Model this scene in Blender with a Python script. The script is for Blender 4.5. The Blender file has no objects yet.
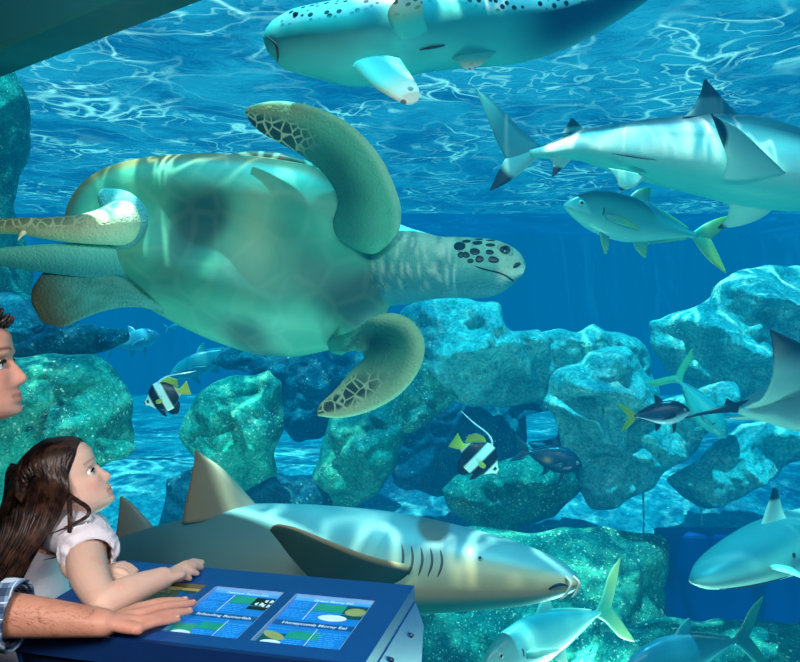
import bpy, math, random
import numpy as np
from mathutils import Vector, Matrix, noise
random.seed(7); rng = np.random.default_rng(7)
CZ = 1.45                                   # camera height
scene = bpy.context.scene
COL = scene.collection
scene.view_settings.view_transform = 'Standard'
scene.view_settings.look = 'None'
scene.cycles.max_bounces = 8
scene.cycles.transparent_max_bounces = 12
scene.cycles.use_denoising = True
scene.cycles.sample_clamp_indirect = 4.0

# ------------------------------------------------------------------ helpers
YO = 0.0                                    # depth offset for a whole animal
def W(px, py, Y):
    Y = Y + YO
    return np.array([(px - 400) / 800 * Y, Y, CZ - (py - 331) / 800 * Y])
def lin(h):
    h = h.lstrip('#'); o = []
    for i in (0, 2, 4):
        c = int(h[i:i+2], 16) / 255
        o.append(c / 12.92 if c <= .04045 else ((c + .055) / 1.055) ** 2.4)
    return np.array(o)
def nrm(v):
    v = np.asarray(v, float); return v / max(np.linalg.norm(v), 1e-9)
def ss(a, b, x):
    t = np.clip((x - a) / (b - a), 0, 1); return t * t * (3 - 2 * t)
def mixc(a, b, t): return np.asarray(a) * (1 - t) + np.asarray(b) * t
def catmull(P, n):
    """resample rows of P (k x d) through a Catmull-Rom curve to n rows"""
    P = np.asarray(P, float); k = len(P)
    if k == 2: return np.array([P[0] + (P[1] - P[0]) * t for t in np.linspace(0, 1, n)])
    d = np.r_[0, np.cumsum(np.maximum(np.linalg.norm(np.diff(P[:, :3], axis=0), axis=1), 1e-6))]
    Q = np.vstack([2 * P[0] - P[1], P, 2 * P[-1] - P[-2]])
    out = []
    for u in np.linspace(0, d[-1], n):
        i = min(int(np.searchsorted(d, u, 'right')) - 1, k - 2)
        t = (u - d[i]) / (d[i + 1] - d[i])
        a, b, c, e = Q[i], Q[i + 1], Q[i + 2], Q[i + 3]
        out.append(.5 * (2*b + (c-a)*t + (2*a-5*b+4*c-e)*t*t + (3*b-a-3*c+e)*t**3))
    return np.array(out)
def interp(xs, ys, x): return np.interp(x, xs, ys)

def thing(name, label, cat, loc, group=None):
    o = bpy.data.objects.new(name, None); COL.objects.link(o)
    o.location = Vector(loc); o.empty_display_size = .1
    o['label'] = label; o['category'] = cat
    if group: o['group'] = group
    return o
def tag(o, label, cat, group=None):
    o['label'] = label; o['category'] = cat
    if group: o['group'] = group
    return o
def origin_of(p):
    o = np.zeros(3)
    while p is not None: o = o + np.array(p.location); p = p.parent
    return o
def obj(name, V, F, mat, parent=None, col=None, mask=None, smooth=True, loc=None):
    """one mesh object; V in world coordinates"""
    V = np.asarray(V, float)
    if parent is None and loc is None: loc = V.mean(axis=0)
    base = origin_of(parent) + (np.zeros(3) if loc is None else (np.asarray(loc) - (origin_of(parent) if parent else 0)))
    me = bpy.data.meshes.new(name)
    me.from_pydata([tuple(v) for v in (V - base)], [], [tuple(int(i) for i in f) for f in F])
    if col is not None:
        c = np.ones((len(V), 4), np.float32); c[:, :3] = col
        a = me.color_attributes.new('Col', 'FLOAT_COLOR', 'POINT'); a.data.foreach_set('color', c.ravel())
    if mask is not None:
        a = me.attributes.new('Mask', 'FLOAT', 'POINT'); a.data.foreach_set('value', np.asarray(mask, np.float32))
    me.polygons.foreach_set('use_smooth', [smooth] * len(me.polygons))
    me.materials.append(mat)
    o = bpy.data.objects.new(name, me); COL.objects.link(o)
    o.location = Vector(base - origin_of(parent)) if parent else Vector(base)
    if parent: o.parent = parent
    return o
def struct(o): o['kind'] = 'structure'; return o
def grid_faces(n, m, closed=True, off=0, flip=False):
    F = []
    for i in range(n - 1):
        for j in range(m if closed else m - 1):
            a, b = off + i*m + j, off + i*m + (j+1) % m
            q = (a, b, b + m, a + m)
            F.append(q[::-1] if flip else q)
    return F
def joinm(parts):
    V, F, o = [], [], 0
    for v, f in parts:
        V.append(np.asarray(v)); F += [tuple(i + o for i in q) for q in f]; o += len(v)
    return np.vstack(V), F
def boxm(c, ax, ay, az, bev=0):
    """box mesh with centre c and half-axis vectors"""
    c, ax, ay, az = map(lambda q: np.asarray(q, float), (c, ax, ay, az))
    V = [c + sx*ax + sy*ay + sz*az for sx in (-1,1) for sy in (-1,1) for sz in (-1,1)]
    return np.array(V), [(0,1,3,2),(4,6,7,5),(0,4,5,1),(2,3,7,6),(0,2,6,4),(1,5,7,3)]
def bevel(o, w, seg=2):
    m = o.modifiers.new('bevel', 'BEVEL'); m.width = w; m.segments = seg; m.limit_method = 'ANGLE'; return o
def prism(poly, ext):
    """poly: list of 3D points, ext: extrusion vector"""
    P = np.asarray(poly, float); n = len(P); V = np.vstack([P, P + np.asarray(ext)])
    F = [tuple(range(n))[::-1], tuple(range(n, 2*n))] + [(i, (i+1) % n, (i+1) % n + n, i + n) for i in range(n)]
    return V, F
def tubem(P, R, n=14, sub=5, ref=(0, 0, 1), caps=True, pw=2.0):
    """tapered tube; R rows are radius or (r_side, r_up). ref ~ 'up' direction"""
    P = np.asarray(P, float); R = np.asarray(R, float)
    if R.ndim == 1: R = np.stack([R, R], 1)
    A = catmull(np.hstack([P, R]), (len(P) - 1) * sub + 1) if len(P) > 1 else np.hstack([P, R])
    C, R = A[:, :3], np.maximum(A[:, 3:5], 1e-4)
    T = np.gradient(C, axis=0); T /= np.maximum(np.linalg.norm(T, axis=1, keepdims=True), 1e-9)
    if caps:
        cs, rs, ts = [], [], []
        for k in (75, 50, 25):
            s = math.sin(math.radians(k)); q = math.cos(math.radians(k))
            cs.append((C[0] - T[0]*R[0].mean()*s, R[0]*q, T[0]))
        ce = [(C[-1] + T[-1]*R[-1].mean()*math.sin(math.radians(k)), R[-1]*math.cos(math.radians(k)), T[-1]) for k in (25, 50, 75)]
        C = np.vstack([[c[0] for c in cs], C, [c[0] for c in ce]]); R = np.vstack([[c[1] for c in cs], R, [c[1] for c in ce]])
        T = np.vstack([[c[2] for c in cs], T, [c[2] for c in ce]])
    V = []; ref = np.asarray(ref, float)
    for c, r, t in zip(C, R, T):
        up = ref - (ref @ t) * t
        up = nrm(up) if np.linalg.norm(up) > 1e-3 else nrm(np.cross(t, (0.3, 1, 0.1)))
        sd = np.cross(t, up)
        for j in range(n):
            a = 2*math.pi*j/n; ca, sa = math.cos(a), math.sin(a)
            if pw != 2: ca, sa = math.copysign(abs(ca)**(2/pw), ca), math.copysign(abs(sa)**(2/pw), sa)
            V.append(c + sd*r[0]*ca + up*r[1]*sa)
    m = len(C); F = grid_faces(m, n)
    F.append(tuple(range(n))[::-1]); F.append(tuple(range((m-1)*n, m*n)))
    return np.array(V), F
def ellm(c, ax, ay, az, n=20, m=12):
    V, F = [], []
    c, ax, ay, az = map(lambda q: np.asarray(q, float), (c, ax, ay, az))
    for i in range(m + 1):
        th = math.pi * i / m
        for j in range(n):
            ph = 2*math.pi*j/n
            V.append(c + ax*math.sin(th)*math.cos(ph) + ay*math.sin(th)*math.sin(ph) + az*math.cos(th))
    return np.array(V), grid_faces(m + 1, n, flip=True)

# ------------------------------------------------------------------ materials
class NT:
    def __init__(s, name):
        s.m = bpy.data.materials.new(name); s.m.use_nodes = True; s.t = s.m.node_tree; s.t.nodes.clear()
        s.out = s.n('ShaderNodeOutputMaterial')
    def n(s, typ, **kw):
        x = s.t.nodes.new(typ)
        for k, v in kw.items():
            if k == 'i':
                for a, b in v.items():
                    if isinstance(b, bpy.types.NodeSocket): s.t.links.new(b, x.inputs[a])
                    else:
                        if hasattr(b, '__len__') and not isinstance(b, str) and len(b) == 3 and x.inputs[a].type == 'RGBA': b = (*b, 1)
                        x.inputs[a].default_value = b
            else: setattr(x, k, v)
        return x
    def l(s, a, b): s.t.links.new(a, b)
    def math(s, op, a, b=0.0, c=None, clamp=False):
        i = {0: a, 1: b}
        if c is not None: i[2] = c
        return s.n('ShaderNodeMath', operation=op, use_clamp=clamp, i=i).outputs[0]
    def mix(s, f, a, b, mode='MIX'):
        x = s.n('ShaderNodeMix', data_type='RGBA', blend_type=mode)
        for k, v in ((0, f), (6, a), (7, b)):
            if isinstance(v, bpy.types.NodeSocket): s.l(v, x.inputs[k])
            else: x.inputs[k].default_value = v if k == 0 else (*v[:3], 1)
        return x.outputs[2]
    def sstep(s, lo, hi, v):
        return s.n('ShaderNodeMapRange', interpolation_type='SMOOTHSTEP', i={0: v, 1: lo, 2: hi, 3: 0., 4: 1.}).outputs[0]
    def noise(s, scale, detail=3, rough=.55, vec=None, dist=0.):
        i = {'Scale': scale, 'Detail': detail, 'Roughness': rough, 'Distortion': dist}
        if vec is not None: i['Vector'] = vec
        return s.n('ShaderNodeTexNoise', i=i).outputs[0]
    def objc(s): return s.n('ShaderNodeTexCoord').outputs['Object']
    def bsdf(s, col, rough=.5, spec=.5, normal=None, **kw):
        i = {'Base Color': col, 'Roughness': rough, 'Specular IOR Level': spec}
        if normal is not None: i['Normal'] = normal
        i.update(kw)
        b = s.n('ShaderNodeBsdfPrincipled', i=i); s.l(b.outputs[0], s.out.inputs[0]); return b
    def bump(s, h, strength=.3, dist=.01):
        return s.n('ShaderNodeBump', i={'Height': h, 'Strength': strength, 'Distance': dist}).outputs[0]
def simple(name, col, rough=.5, spec=.5, var=.12, scale=20, bump=0., metal=0.):
    t = NT(name); v = t.objc(); nz = t.noise(scale, 4, vec=v)
    f = t.math('MULTIPLY_ADD', nz, 2*var, 1 - var)
    c = t.mix(1., col, f, 'MULTIPLY')
    t.bsdf(c, rough, spec, t.bump(nz, bump) if bump else None, Metallic=metal); return t.m
def vcol(name, rough=.5, spec=.4, var=.15, scale=14, bump=.15, bscale=None, pattern=None, tint=(1, 1, 1)):
    """colour attribute times noise; pattern: a second look shown where the Mask attribute is high"""
    t = NT(name); v = t.objc()
    base = t.n('ShaderNodeAttribute', attribute_name='Col').outputs['Color']
    nz = t.noise(scale, 5, .6, vec=v)
    c = t.mix(1., base, t.math('MULTIPLY_ADD', nz, 2*var, 1 - var), 'MULTIPLY')
    h = t.noise(bscale or scale*4, 3, vec=v)
    c = t.mix(1., c, tint, 'MULTIPLY')
    if pattern:
        mk = t.n('ShaderNodeAttribute', attribute_name='Mask').outputs['Fac']
        if pattern[0] == 'scutes':
            _, sc, cell, edge = pattern
            vo = t.n('ShaderNodeTexVoronoi', feature='DISTANCE_TO_EDGE', i={'Vector': v, 'Scale': sc}).outputs['Distance']
            k = t.sstep(.025, .12, vo); h = t.math('ADD', h, t.math('MULTIPLY', t.n('ShaderNodeTexVoronoi', feature='DISTANCE_TO_EDGE', i={'Vector': v, 'Scale': sc*2.6}).outputs['Distance'], 1.2)); pc = t.mix(k, edge, cell)
            h = t.math('ADD', h, t.math('MULTIPLY', k, mk))
        else:
            _, sc, spot, ground = pattern
            vd = t.n('ShaderNodeTexVoronoi', feature='F1', i={'Vector': v, 'Scale': sc, 'Randomness': .8}).outputs['Distance']
            pc = t.mix(t.sstep(.26, .36, vd), spot, ground)
        c = t.mix(mk, c, pc)
    t.bsdf(c, rough, spec, t.bump(h, bump, .004) if bump else None); return t.m
def rockmat(name, lo, mid, hi, speck, sp_amt=.5, gran=60):
    t = NT(name); v = t.objc()
    n1 = t.noise(2.2, 4, .6, vec=v, dist=.6); n2 = t.noise(gran, 4, .7, vec=v); n3 = t.noise(9, 5, .65, vec=v)
    c = t.mix(t.sstep(.36, .66, n1), lo, mid)
    c = t.mix(t.math('MULTIPLY', t.sstep(.45, .75, n3), .75), c, hi)
    c = t.mix(1., c, t.math('MULTIPLY_ADD', n2, 2.6, -.3), 'MULTIPLY')
    vo2 = t.n('ShaderNodeTexVoronoi', feature='F1', i={'Vector': v, 'Scale': 26., 'Randomness': 1.})
    clus = t.sstep(.60 - .25*sp_amt, .78 - .25*sp_amt, t.noise(4.5, 3, vec=v))
    d1 = t.math('MULTIPLY', t.sstep(.60, .70, t.noise(75, 2, .6, vec=v)), t.math('MULTIPLY_ADD', clus, .85, .15))
    d2 = t.math('MULTIPLY', t.math('LESS_THAN', vo2.outputs['Distance'], .2), t.sstep(.5, .62, t.noise(7, 3, vec=v)))
    sp = t.math('MAXIMUM', d1, t.math('MULTIPLY', d2, .8))
    c = t.mix(sp, c, speck)
    h = t.math('ADD', t.math('ADD', n2, t.math('MULTIPLY', n3, 1.6)), t.math('MULTIPLY', sp, .7))
    t.bsdf(c, .8, .25, t.bump(h, .55, .03)); return t.m

M = {}
M['rock_left'] = rockmat('green_coral_rock', lin('#0b6a60'), lin('#27ab90'), lin('#66d8b4'), lin('#d0f8e2'), .9, 55)
M['rock_right'] = rockmat('pale_reef_rock', lin('#2a9ea2'), lin('#6cd0c8'), lin('#b4f2e4'), lin('#f0fff6'), .2, 45)  # sunlit whitening of the right-hand rocks put into a paler colour set
M['rock_dark'] = rockmat('shaded_reef_rock', lin('#06485c'), lin('#0f6f80'), lin('#2a9598'), lin('#b0ecdc'), .3, 45)  # shade on the recessed rocks put into a darker colour set
M['rock_floor'] = rockmat('barnacled_floor_rock', lin('#0a625a'), lin('#1b9484'), lin('#4cc4a4'), lin('#d0f8dc'), 1.1, 60)
# ------------------------------------------------------------------ camera
cam = bpy.data.cameras.new('camera'); cam.lens = 36; cam.sensor_width = 36; cam.clip_end = 60
co = bpy.data.objects.new('camera', cam); COL.objects.link(co)
co.location = (0, 0, CZ); co.rotation_euler = (math.pi/2, 0, 0); scene.camera = co

# ------------------------------------------------------------------ room shell and tank shell
GD = np.array([.8, -.6, 0]); GN = np.array([-.6, -.8, 0])        # along the window, and its normal into the room
G0 = np.array([.03, 1.87, 0])                                     # a point of the window line
def gp(s, z, off=0): return G0 + GD*s + GN*off + np.array([0, 0, z])
SL, SR, ZS, ZT, WZ = -3.6, 1.75, .18, 2.47, 3.15                   # window ends, sill, head, water level
wall_paint = simple('dark_teal_wall_paint', lin('#1f7a88'), .7, .2, .1, 6, .05)
room_paint = simple('dark_room_paint', lin('#151c22'), .8, .2, .1, 5)
carpet = simple('dark_carpet', lin('#1a2028'), .95, .1, .3, 160, .4)
def wall(name, s0, s1, z0, z1, th=.10, m=wall_paint, off=0.0):
    V, F = boxm((gp(s0, z0, off) + gp(s1, z1, off)) / 2, GD*(s1-s0)/2, GN*th/2, (0, 0, (z1-z0)/2))
    return struct(obj(name, V, F, m, smooth=False))
wall('wall_front', -5.2, 5.2, ZT, 3.0); wall('wall_front_lower', -5.2, 5.2, -.02, ZS)
wall('wall_front_left', -5.2, SL, ZS, ZT); wall('wall_front_right', SR, 5.2, ZS, ZT)
V, F = boxm((gp(SL, ZT-.012, .02) + gp(SR, ZT-.012, .02)) / 2, GD*(SR-SL)/2, GN*.075, (0, 0, .012))
struct(obj('trim_1', V, F, simple('window_seal', lin('#1f7a80'), .5, .3), smooth=False))
V, F = boxm((gp(SL, ZS+.02, .04) + gp(SR, ZS+.02, .04)) / 2, GD*(SR-SL)/2, GN*.10, (0, 0, .02))
struct(obj('trim_2', V, F, simple('window_sill_paint', lin('#12343c'), .5, .3), smooth=False))
RL, RR = gp(-5.2, 0), gp(5.2, 0)
BL_, BR_ = RL + GN*5.2, RR + GN*5.2
def quad(name, a, b, c, d, m, th=(0, 0, 0)):
    V, F = prism([a, b, c, d], th); return struct(obj(name, V, F, m, smooth=False))
Z3 = np.array([0, 0, 3.0])
quad('floor', RL, RR, BR_, BL_, carpet, (0, 0, -.05))
quad('ceiling', RL+Z3, RR+Z3, BR_+Z3, BL_+Z3, room_paint, (0, 0, .05))
quad('wall_back', BL_, BR_, BR_+Z3, BL_+Z3, room_paint, GN*.05)
quad('wall_left', RL, BL_, BL_+Z3, RL+Z3, room_paint, -GD*.05)
quad('wall_right', RR, BR_, BR_+Z3, RR+Z3, room_paint, GD*.05)
# acrylic window
t = NT('acrylic_pane'); tr = t.n('ShaderNodeBsdfTransparent', i={'Color': (.97, .995, 1, 1)}); gl = t.n('ShaderNodeBsdfGlossy', i={'Roughness': .02})
t.l(t.n('ShaderNodeMixShader', i={0: .004, 1: tr.outputs[0], 2: gl.outputs[0]}).outputs[0], t.out.inputs[0])
V, F = boxm((gp(SL, ZS) + gp(SR, ZT)) / 2, GD*(SR-SL)/2, GN*.03, (0, 0, (ZT-ZS)/2))
struct(obj('window_1', V, F, t.m, smooth=False))
# water body (haze is absorption plus a glow put in for scattered light)
TB, TF = 14.0, -.34                                                # tank back and deepest floor level
A, B = gp(-4.6, 0, -.05), gp(4.6, 0, -.05)
plan = [A, B, np.array([9., B[1], 0]), np.array([9., TB, 0]), np.array([-8., TB, 0]), np.array([-8., A[1], 0])]
t = NT('sea_water'); ext = np.array([.24, .105, .115]); Linf = np.array([.0, .20, .44])
va = t.n('ShaderNodeVolumeAbsorption', i={'Color': (*(1-ext), 1), 'Density': 1.0})
E_ = ext*Linf; es = E_.max()
ve = t.n('ShaderNodeEmission', i={'Color': (*(E_/es), 1), 'Strength': es})
t.l(t.n('ShaderNodeAddShader', i={0: va.outputs[0], 1: ve.outputs[0]}).outputs[0], t.out.inputs['Volume'])
V, F = prism([p + np.array([0, 0, TF-.1]) for p in plan], (0, 0, WZ - TF + .1 - .05))
struct(obj('water', V, F, t.m, smooth=False))
# water surface seen from below: flat mirror; painted ripple lines let sky and sun through as glints and caustics
t = NT('rippled_water_surface'); v = t.n('ShaderNodeMapping', i={'Vector': t.objc(), 'Scale': (1, 1., 1)}).outputs[0]
wob = t.n('ShaderNodeTexNoise', i={'Vector': v, 'Scale': 1.3, 'Detail': 2.})
vv = t.n('ShaderNodeVectorMath', operation='MULTIPLY_ADD', i={0: wob.outputs['Color'], 1: (.5, .5, .5), 2: v}).outputs[0]
def fil(sc, w, d=1.5):
    x = t.noise(sc, d, .5, vec=vv, dist=.4)
    return t.math('SUBTRACT', 1., t.sstep(0., w, t.math('ABSOLUTE', t.math('SUBTRACT', x, .5))))
f1, f2 = fil(2.0, .032), fil(4.2, .036, 2.)
area = t.sstep(.42, .62, t.noise(.9, 2, vec=v))
f = t.math('ADD', t.math('MULTIPLY', f1, t.math('MULTIPLY_ADD', area, .8, .2)), t.math('MULTIPLY', f2, t.math('MULTIPLY', area, .7)), clamp=True)
glo = t.mix(t.sstep(.35, .65, t.noise(1.8, 3, vec=vv)), lin('#1c6a92'), lin('#49b4d2'))
tcol = t.mix(f, glo, (1, 1, 1))
bmp = t.bump(t.noise(3.0, 3, vec=vv), .35, .12)
tr = t.n('ShaderNodeBsdfTransparent', i={'Color': tcol}); gl = t.n('ShaderNodeBsdfGlossy', i={'Color': (.75, .9, 1, 1), 'Roughness': .05, 'Normal': bmp})
t.l(t.n('ShaderNodeMixShader', i={0: t.math('MULTIPLY_ADD', f, -.40, .45), 1: tr.outputs[0], 2: gl.outputs[0]}).outputs[0], t.out.inputs[0])
V = [(p[0], p[1], WZ) for p in plan]
struct(obj('water_surface', V, [tuple(range(6))], t.m, smooth=False))
# tank walls and floor
tankp = simple('blue_tank_wall', lin('#06508c'), .8, .2, .12, 1.5)
sand = rockmat('pale_tank_floor', lin('#1a6a80'), lin('#3a98a6'), lin('#6cc4c4'), lin('#b0e8e4'), .2, 30)
def tw(name, a, b, z0=TF-.1, z1=WZ+.35):
    struct(obj(name, [(*a, z0), (*b, z0), (*b, z1), (*a, z1)], [(0, 1, 2, 3)], tankp, smooth=False))
tw('wall_tank_back', (-8, TB-.03), (9, TB-.03)); tw('wall_tank_left', (-7.97, A[1]), (-7.97, TB)); tw('wall_tank_right', (8.97, B[1]), (8.97, TB))
tw('wall_tank_front_left', (-8, A[1]), A[:2]); tw('wall_tank_front_right', B[:2], (9, B[1]))
struct(obj('wall_tank_base', [gp(-4.6, TF-.1, -.02), gp(4.6, TF-.1, -.02), gp(4.6, .0, -.02), gp(-4.6, .0, -.02)], [(0,1,2,3)], tankp, smooth=False))
n = 90; V = []
for iy, y in enumerate(np.linspace(B[1]-.2, TB - .05, n)):
    for ix, x in enumerate(np.linspace(-8, 9, n)):
        z = TF + .02 + .66*ss(4.3, 6.6, y) + .05*noise.noise(Vector((x*.8, y*.8, 3)))
        V.append((x, y, z))
struct(obj('floor_tank', V, [f for f in grid_faces(n, n, closed=False)], sand))

# ------------------------------------------------------------------ light
w = bpy.data.worlds.new('sky'); scene.world = w; w.use_nodes = True
w.node_tree.nodes['Background'].inputs[0].default_value = (.38, .98, .98, 1); w.node_tree.nodes['Background'].inputs[1].default_value = 1.3
def sun(name, d, e, ang, col):
    L = bpy.data.lights.new(name, 'SUN'); L.energy = e; L.angle = math.radians(ang); L.color = col
    o = bpy.data.objects.new(name, L); COL.objects.link(o); o.rotation_euler = Vector(d).to_track_quat('-Z', 'Y').to_euler(); return o
sun('sun', (.06, .17, -1), 27.0, .8, (1, 1, .88))
def area(name, loc, aim, e, sx, sy, col):
    L = bpy.data.lights.new(name, 'AREA'); L.energy = e; L.shape = 'RECTANGLE'; L.size = sx; L.size_y = sy; L.color = col
    o = bpy.data.objects.new(name, L); COL.objects.link(o); o.location = loc
    o.rotation_euler = (Vector(aim) - Vector(loc)).to_track_quat('-Z', 'Y').to_euler(); return o
area('front_fill', (1.2, -.9, 2.75), (-.2, 2.6, 1.1), 62, 1.6, 1.0, (1, .97, .93))  # added fill lamp behind the camera for people and near animals
area('people_fill', (-.55, -.5, 2.6), (-.85, 1.75, 1.0), 62, .6, .6, (1, .95, .9))  # added fill lamp aimed at the girl and man

area('belly_fill', (1.0, 3.35, -.22), (.0, 3.3, 2.6), 42, .9, .35, (.55, 1, .9))  # added lamp below the view, brightens the animals' undersides
area('belly_fill', (-.95, 3.3, -.2), (-.9, 3.4, 1.7), 20, .7, .3, (.55, 1, .9))  # another added lamp from below, aimed at the turtle
# ------------------------------------------------------------------ rocks
def rock(label, pts, Y, T, m, seed, amp=.16, freq=2.2, lean=0., back=.8, N=150, R=40, ridge=.0, rdir=(1, .3)):
    P = np.array(pts, float); P = np.vstack([P, P[:1]])
    d = np.r_[0, np.cumsum(np.linalg.norm(np.diff(P, axis=0), axis=1))]
    u = np.linspace(0, d[-1], N, endpoint=False)
    ox, oy = np.interp(u, d, P[:, 0]), np.interp(u, d, P[:, 1])
    for _ in range(2):
        ox = (np.roll(ox, 1) + 2*ox + np.roll(ox, -1))/4; oy = (np.roll(oy, 1) + 2*oy + np.roll(oy, -1))/4
    cx, cy = P[:-1, 0].mean(), P[:-1, 1].mean()
    ox, oy = cx + (ox-cx)*1.04, cy + (oy-cy)*1.04
    V, off = [], Vector((seed*7.3, seed*3.1, seed*1.7)); F = []
    def emit(r, side):
        bul = (1 - r**2.6)**.6
        for j in range(N):
            x, y = cx + (ox[j]-cx)*r, cy + (oy[j]-cy)*r
            yy = Y + lean*(y-cy)/800*Y
            q = W(x, y, yy); qv = Vector(q)
            h = noise.fractal(qv*freq + off, 1.0, 2.0, 4)
            rg = noise.ridged_multi_fractal(qv*freq*.8 + off, 1.0, 2.0, 3, .9, 2.0) - 1.0
            h2 = noise.ridged_multi_fractal(qv*2.1 + off*1.3 + Vector((h, -h, h))*.35, .9, 2.1, 4, .9, 2.0) - 1.0
            dep = T*bul*(1 + .5*h) + bul*amp*(.45*rg + .55*h2)*.55
            if ridge:
                s = q[0]*rdir[0] + q[2]*rdir[1]
                dep += ridge*bul*(1 - 2*abs(math.sin(s*9 + 1.8*h + seed)))*.9
            vd = noise.voronoi(qv*2.6 + off + Vector((h, h, -h))*.3)[0]
            dep += bul*.16*(vd[1] - vd[0] - .25)*(amp/.16)
            vd = noise.voronoi(qv*6.5 - off)[0]; dep += bul*.045*(vd[1] - vd[0] - .2)
            dep += .02*noise.noise(qv*14 + off)*min(1, (1-r)*8)
            jv = Vector((0, 0, 0)) if r < .3 else noise.noise_vector(qv*3.2 + off)*.05 + noise.noise_vector(qv*9 - off)*.022
            jit = jv.x*ss(.3, 1, r)
            q = q + np.array([jit, 0, jv.z*ss(.3, 1, r)])
            if side > 0: q[1] -= dep
            else: q[1] += dep*back
            V.append(q)
    rr = np.linspace(0, 1, R + 1)[1:]**.8
    V.append(W(cx, cy, Y)); emit(.02, 1); c0 = None
    V[0] = np.mean(V[1:1+N], axis=0)
    for r in rr: emit(r, 1)
    nr = R + 1
    for j in range(N): F.append((0, 1 + (j+1) % N, 1 + j))
    F += grid_faces(nr, N, off=1, flip=True)
    o0 = 1 + (nr-1)*N
    rb = np.linspace(1, 0, 13)[1:-1]
    for r in rb: emit(r, -1)
    F += grid_faces(len(rb) + 1, N, off=o0, flip=True)
    last = len(V) - N
    V.append(np.mean(V[last:], axis=0)); e = len(V) - 1
    for j in range(N): F.append((last + j, last + (j+1) % N, e))
    o = obj('reef_rock', V, F, m)
    return tag(o, label, 'rock', 'artificial reef rocks in the tank')
RL_, RRt, RD, RF = M['rock_left'], M['rock_right'], M['rock_dark'], M['rock_floor']
rock('rounded teal reef boulder right of the turtle\'s lower front flipper, below its head', [(398,345),(405,312),(440,296),(472,300),(477,308),(504,307),(509,325),(515,333),(535,326),(546,340),(552,370),(545,398),(515,404),(470,400),(430,385),(405,372)], 5.0, .30, RRt, 1, ridge=.06, rdir=(1,.5))
rock('flat-topped reef boulder with pale crest between two crevices, centre right', [(540,335),(552,327),(580,328),(594,319),(612,330),(634,336),(644,346),(652,388),(640,410),(600,405),(570,385),(552,380),(544,360)], 5.1, .26, RRt, 2, ridge=.05)
rock('bright fan-ridged reef boulder behind the small dark yellow-tailed fish', [(546,402),(558,372),(590,352),(626,346),(650,384),(656,402),(640,432),(604,470),(582,470),(564,450),(556,425)], 4.75, .25, RRt, 3, ridge=.09, rdir=(.5,1))
rock('long diagonal reef slab hanging below the fan-ridged boulder', [(574,482),(596,458),(645,412),(700,384),(730,388),(726,415),(692,450),(658,474),(640,490),(605,506),(588,500)], 4.7, .22, RRt, 4, ridge=.08, rdir=(.6,1))
rock('tallest reef boulder rising at right behind the ray', [(652,322),(680,316),(702,300),(735,274),(760,266),(800,270),(850,290),(860,420),(790,425),(745,404),(700,392),(668,372),(650,345)], 5.2, .34, RRt, 5, ridge=.10, rdir=(.4,1))
rock('pointed reef boulder under the ray\'s body, hanging over blue water', [(668,478),(700,455),(735,424),(795,414),(850,420),(830,450),(775,470),(742,494),(712,512),(700,508),(684,492)], 4.8, .22, RRt, 6, ridge=.07, rdir=(.7,1))
rock('speckled reef boulder hanging under the second bannerfish', [(444,490),(456,474),(490,464),(520,460),(560,462),(577,472),(576,492),(553,516),(510,531),(470,529),(450,512)], 4.7, .24, RF, 7)
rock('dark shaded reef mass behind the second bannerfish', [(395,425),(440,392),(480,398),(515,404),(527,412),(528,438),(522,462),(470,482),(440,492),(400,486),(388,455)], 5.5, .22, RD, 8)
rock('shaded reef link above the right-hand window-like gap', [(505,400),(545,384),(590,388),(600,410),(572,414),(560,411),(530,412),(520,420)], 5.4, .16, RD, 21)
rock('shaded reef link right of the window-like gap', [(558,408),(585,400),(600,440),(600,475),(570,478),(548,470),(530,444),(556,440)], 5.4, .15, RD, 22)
rock('teal reef boulder sloping below the turtle\'s lower front flipper', [(322,442),(334,415),(362,412),(400,392),(425,352),(452,372),(467,388),(442,412),(402,432),(394,470),(380,492),(345,510),(328,505),(318,482)], 4.9, .26, RL_, 9, ridge=.05, rdir=(.5,1))
rock('reef pillar right of the first bannerfish, above the big dorsal fin', [(188,410),(202,392),(235,378),(266,370),(280,385),(278,430),(270,446),(272,475),(240,492),(208,474),(190,440)], 4.6, .24, RL_, 10, ridge=.05, rdir=(.8,.7))
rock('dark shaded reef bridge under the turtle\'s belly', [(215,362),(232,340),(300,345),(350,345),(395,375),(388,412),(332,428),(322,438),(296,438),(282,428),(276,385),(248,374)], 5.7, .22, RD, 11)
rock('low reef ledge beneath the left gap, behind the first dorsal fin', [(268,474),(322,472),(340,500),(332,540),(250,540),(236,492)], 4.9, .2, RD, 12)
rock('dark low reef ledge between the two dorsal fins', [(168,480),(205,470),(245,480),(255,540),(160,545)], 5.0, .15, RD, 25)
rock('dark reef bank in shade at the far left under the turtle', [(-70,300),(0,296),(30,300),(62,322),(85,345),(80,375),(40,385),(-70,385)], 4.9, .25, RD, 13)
rock('granular green reef boulder at left beside the man\'s face', [(-70,385),(-20,368),(40,360),(70,353),(95,353),(113,374),(126,405),(131,440),(126,462),(90,468),(50,482),(0,520),(-70,520)], 4.3, .34, RL_, 14, amp=.1)
rock('small finger-shaped reef stub poking right, behind the girl\'s forehead', [(78,447),(105,439),(127,445),(134,452),(128,462),(105,465),(80,463)], 4.05, .07, RL_, 15, N=80, R=20)
rock('narrow reef tongue under the turtle\'s hind flipper', [(0,330),(60,322),(95,325),(122,334),(125,345),(95,353),(40,356),(0,352)], 4.45, .10, RD, 16, N=100, R=24)
rock('tall green reef wall along the left edge of the tank', [(-90,40),(5,60),(24,92),(20,120),(27,140),(14,170),(10,220),(8,255),(24,275),(34,300),(0,318),(-90,320)], 5.2, .3, RL_, 17, amp=.1)
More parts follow.
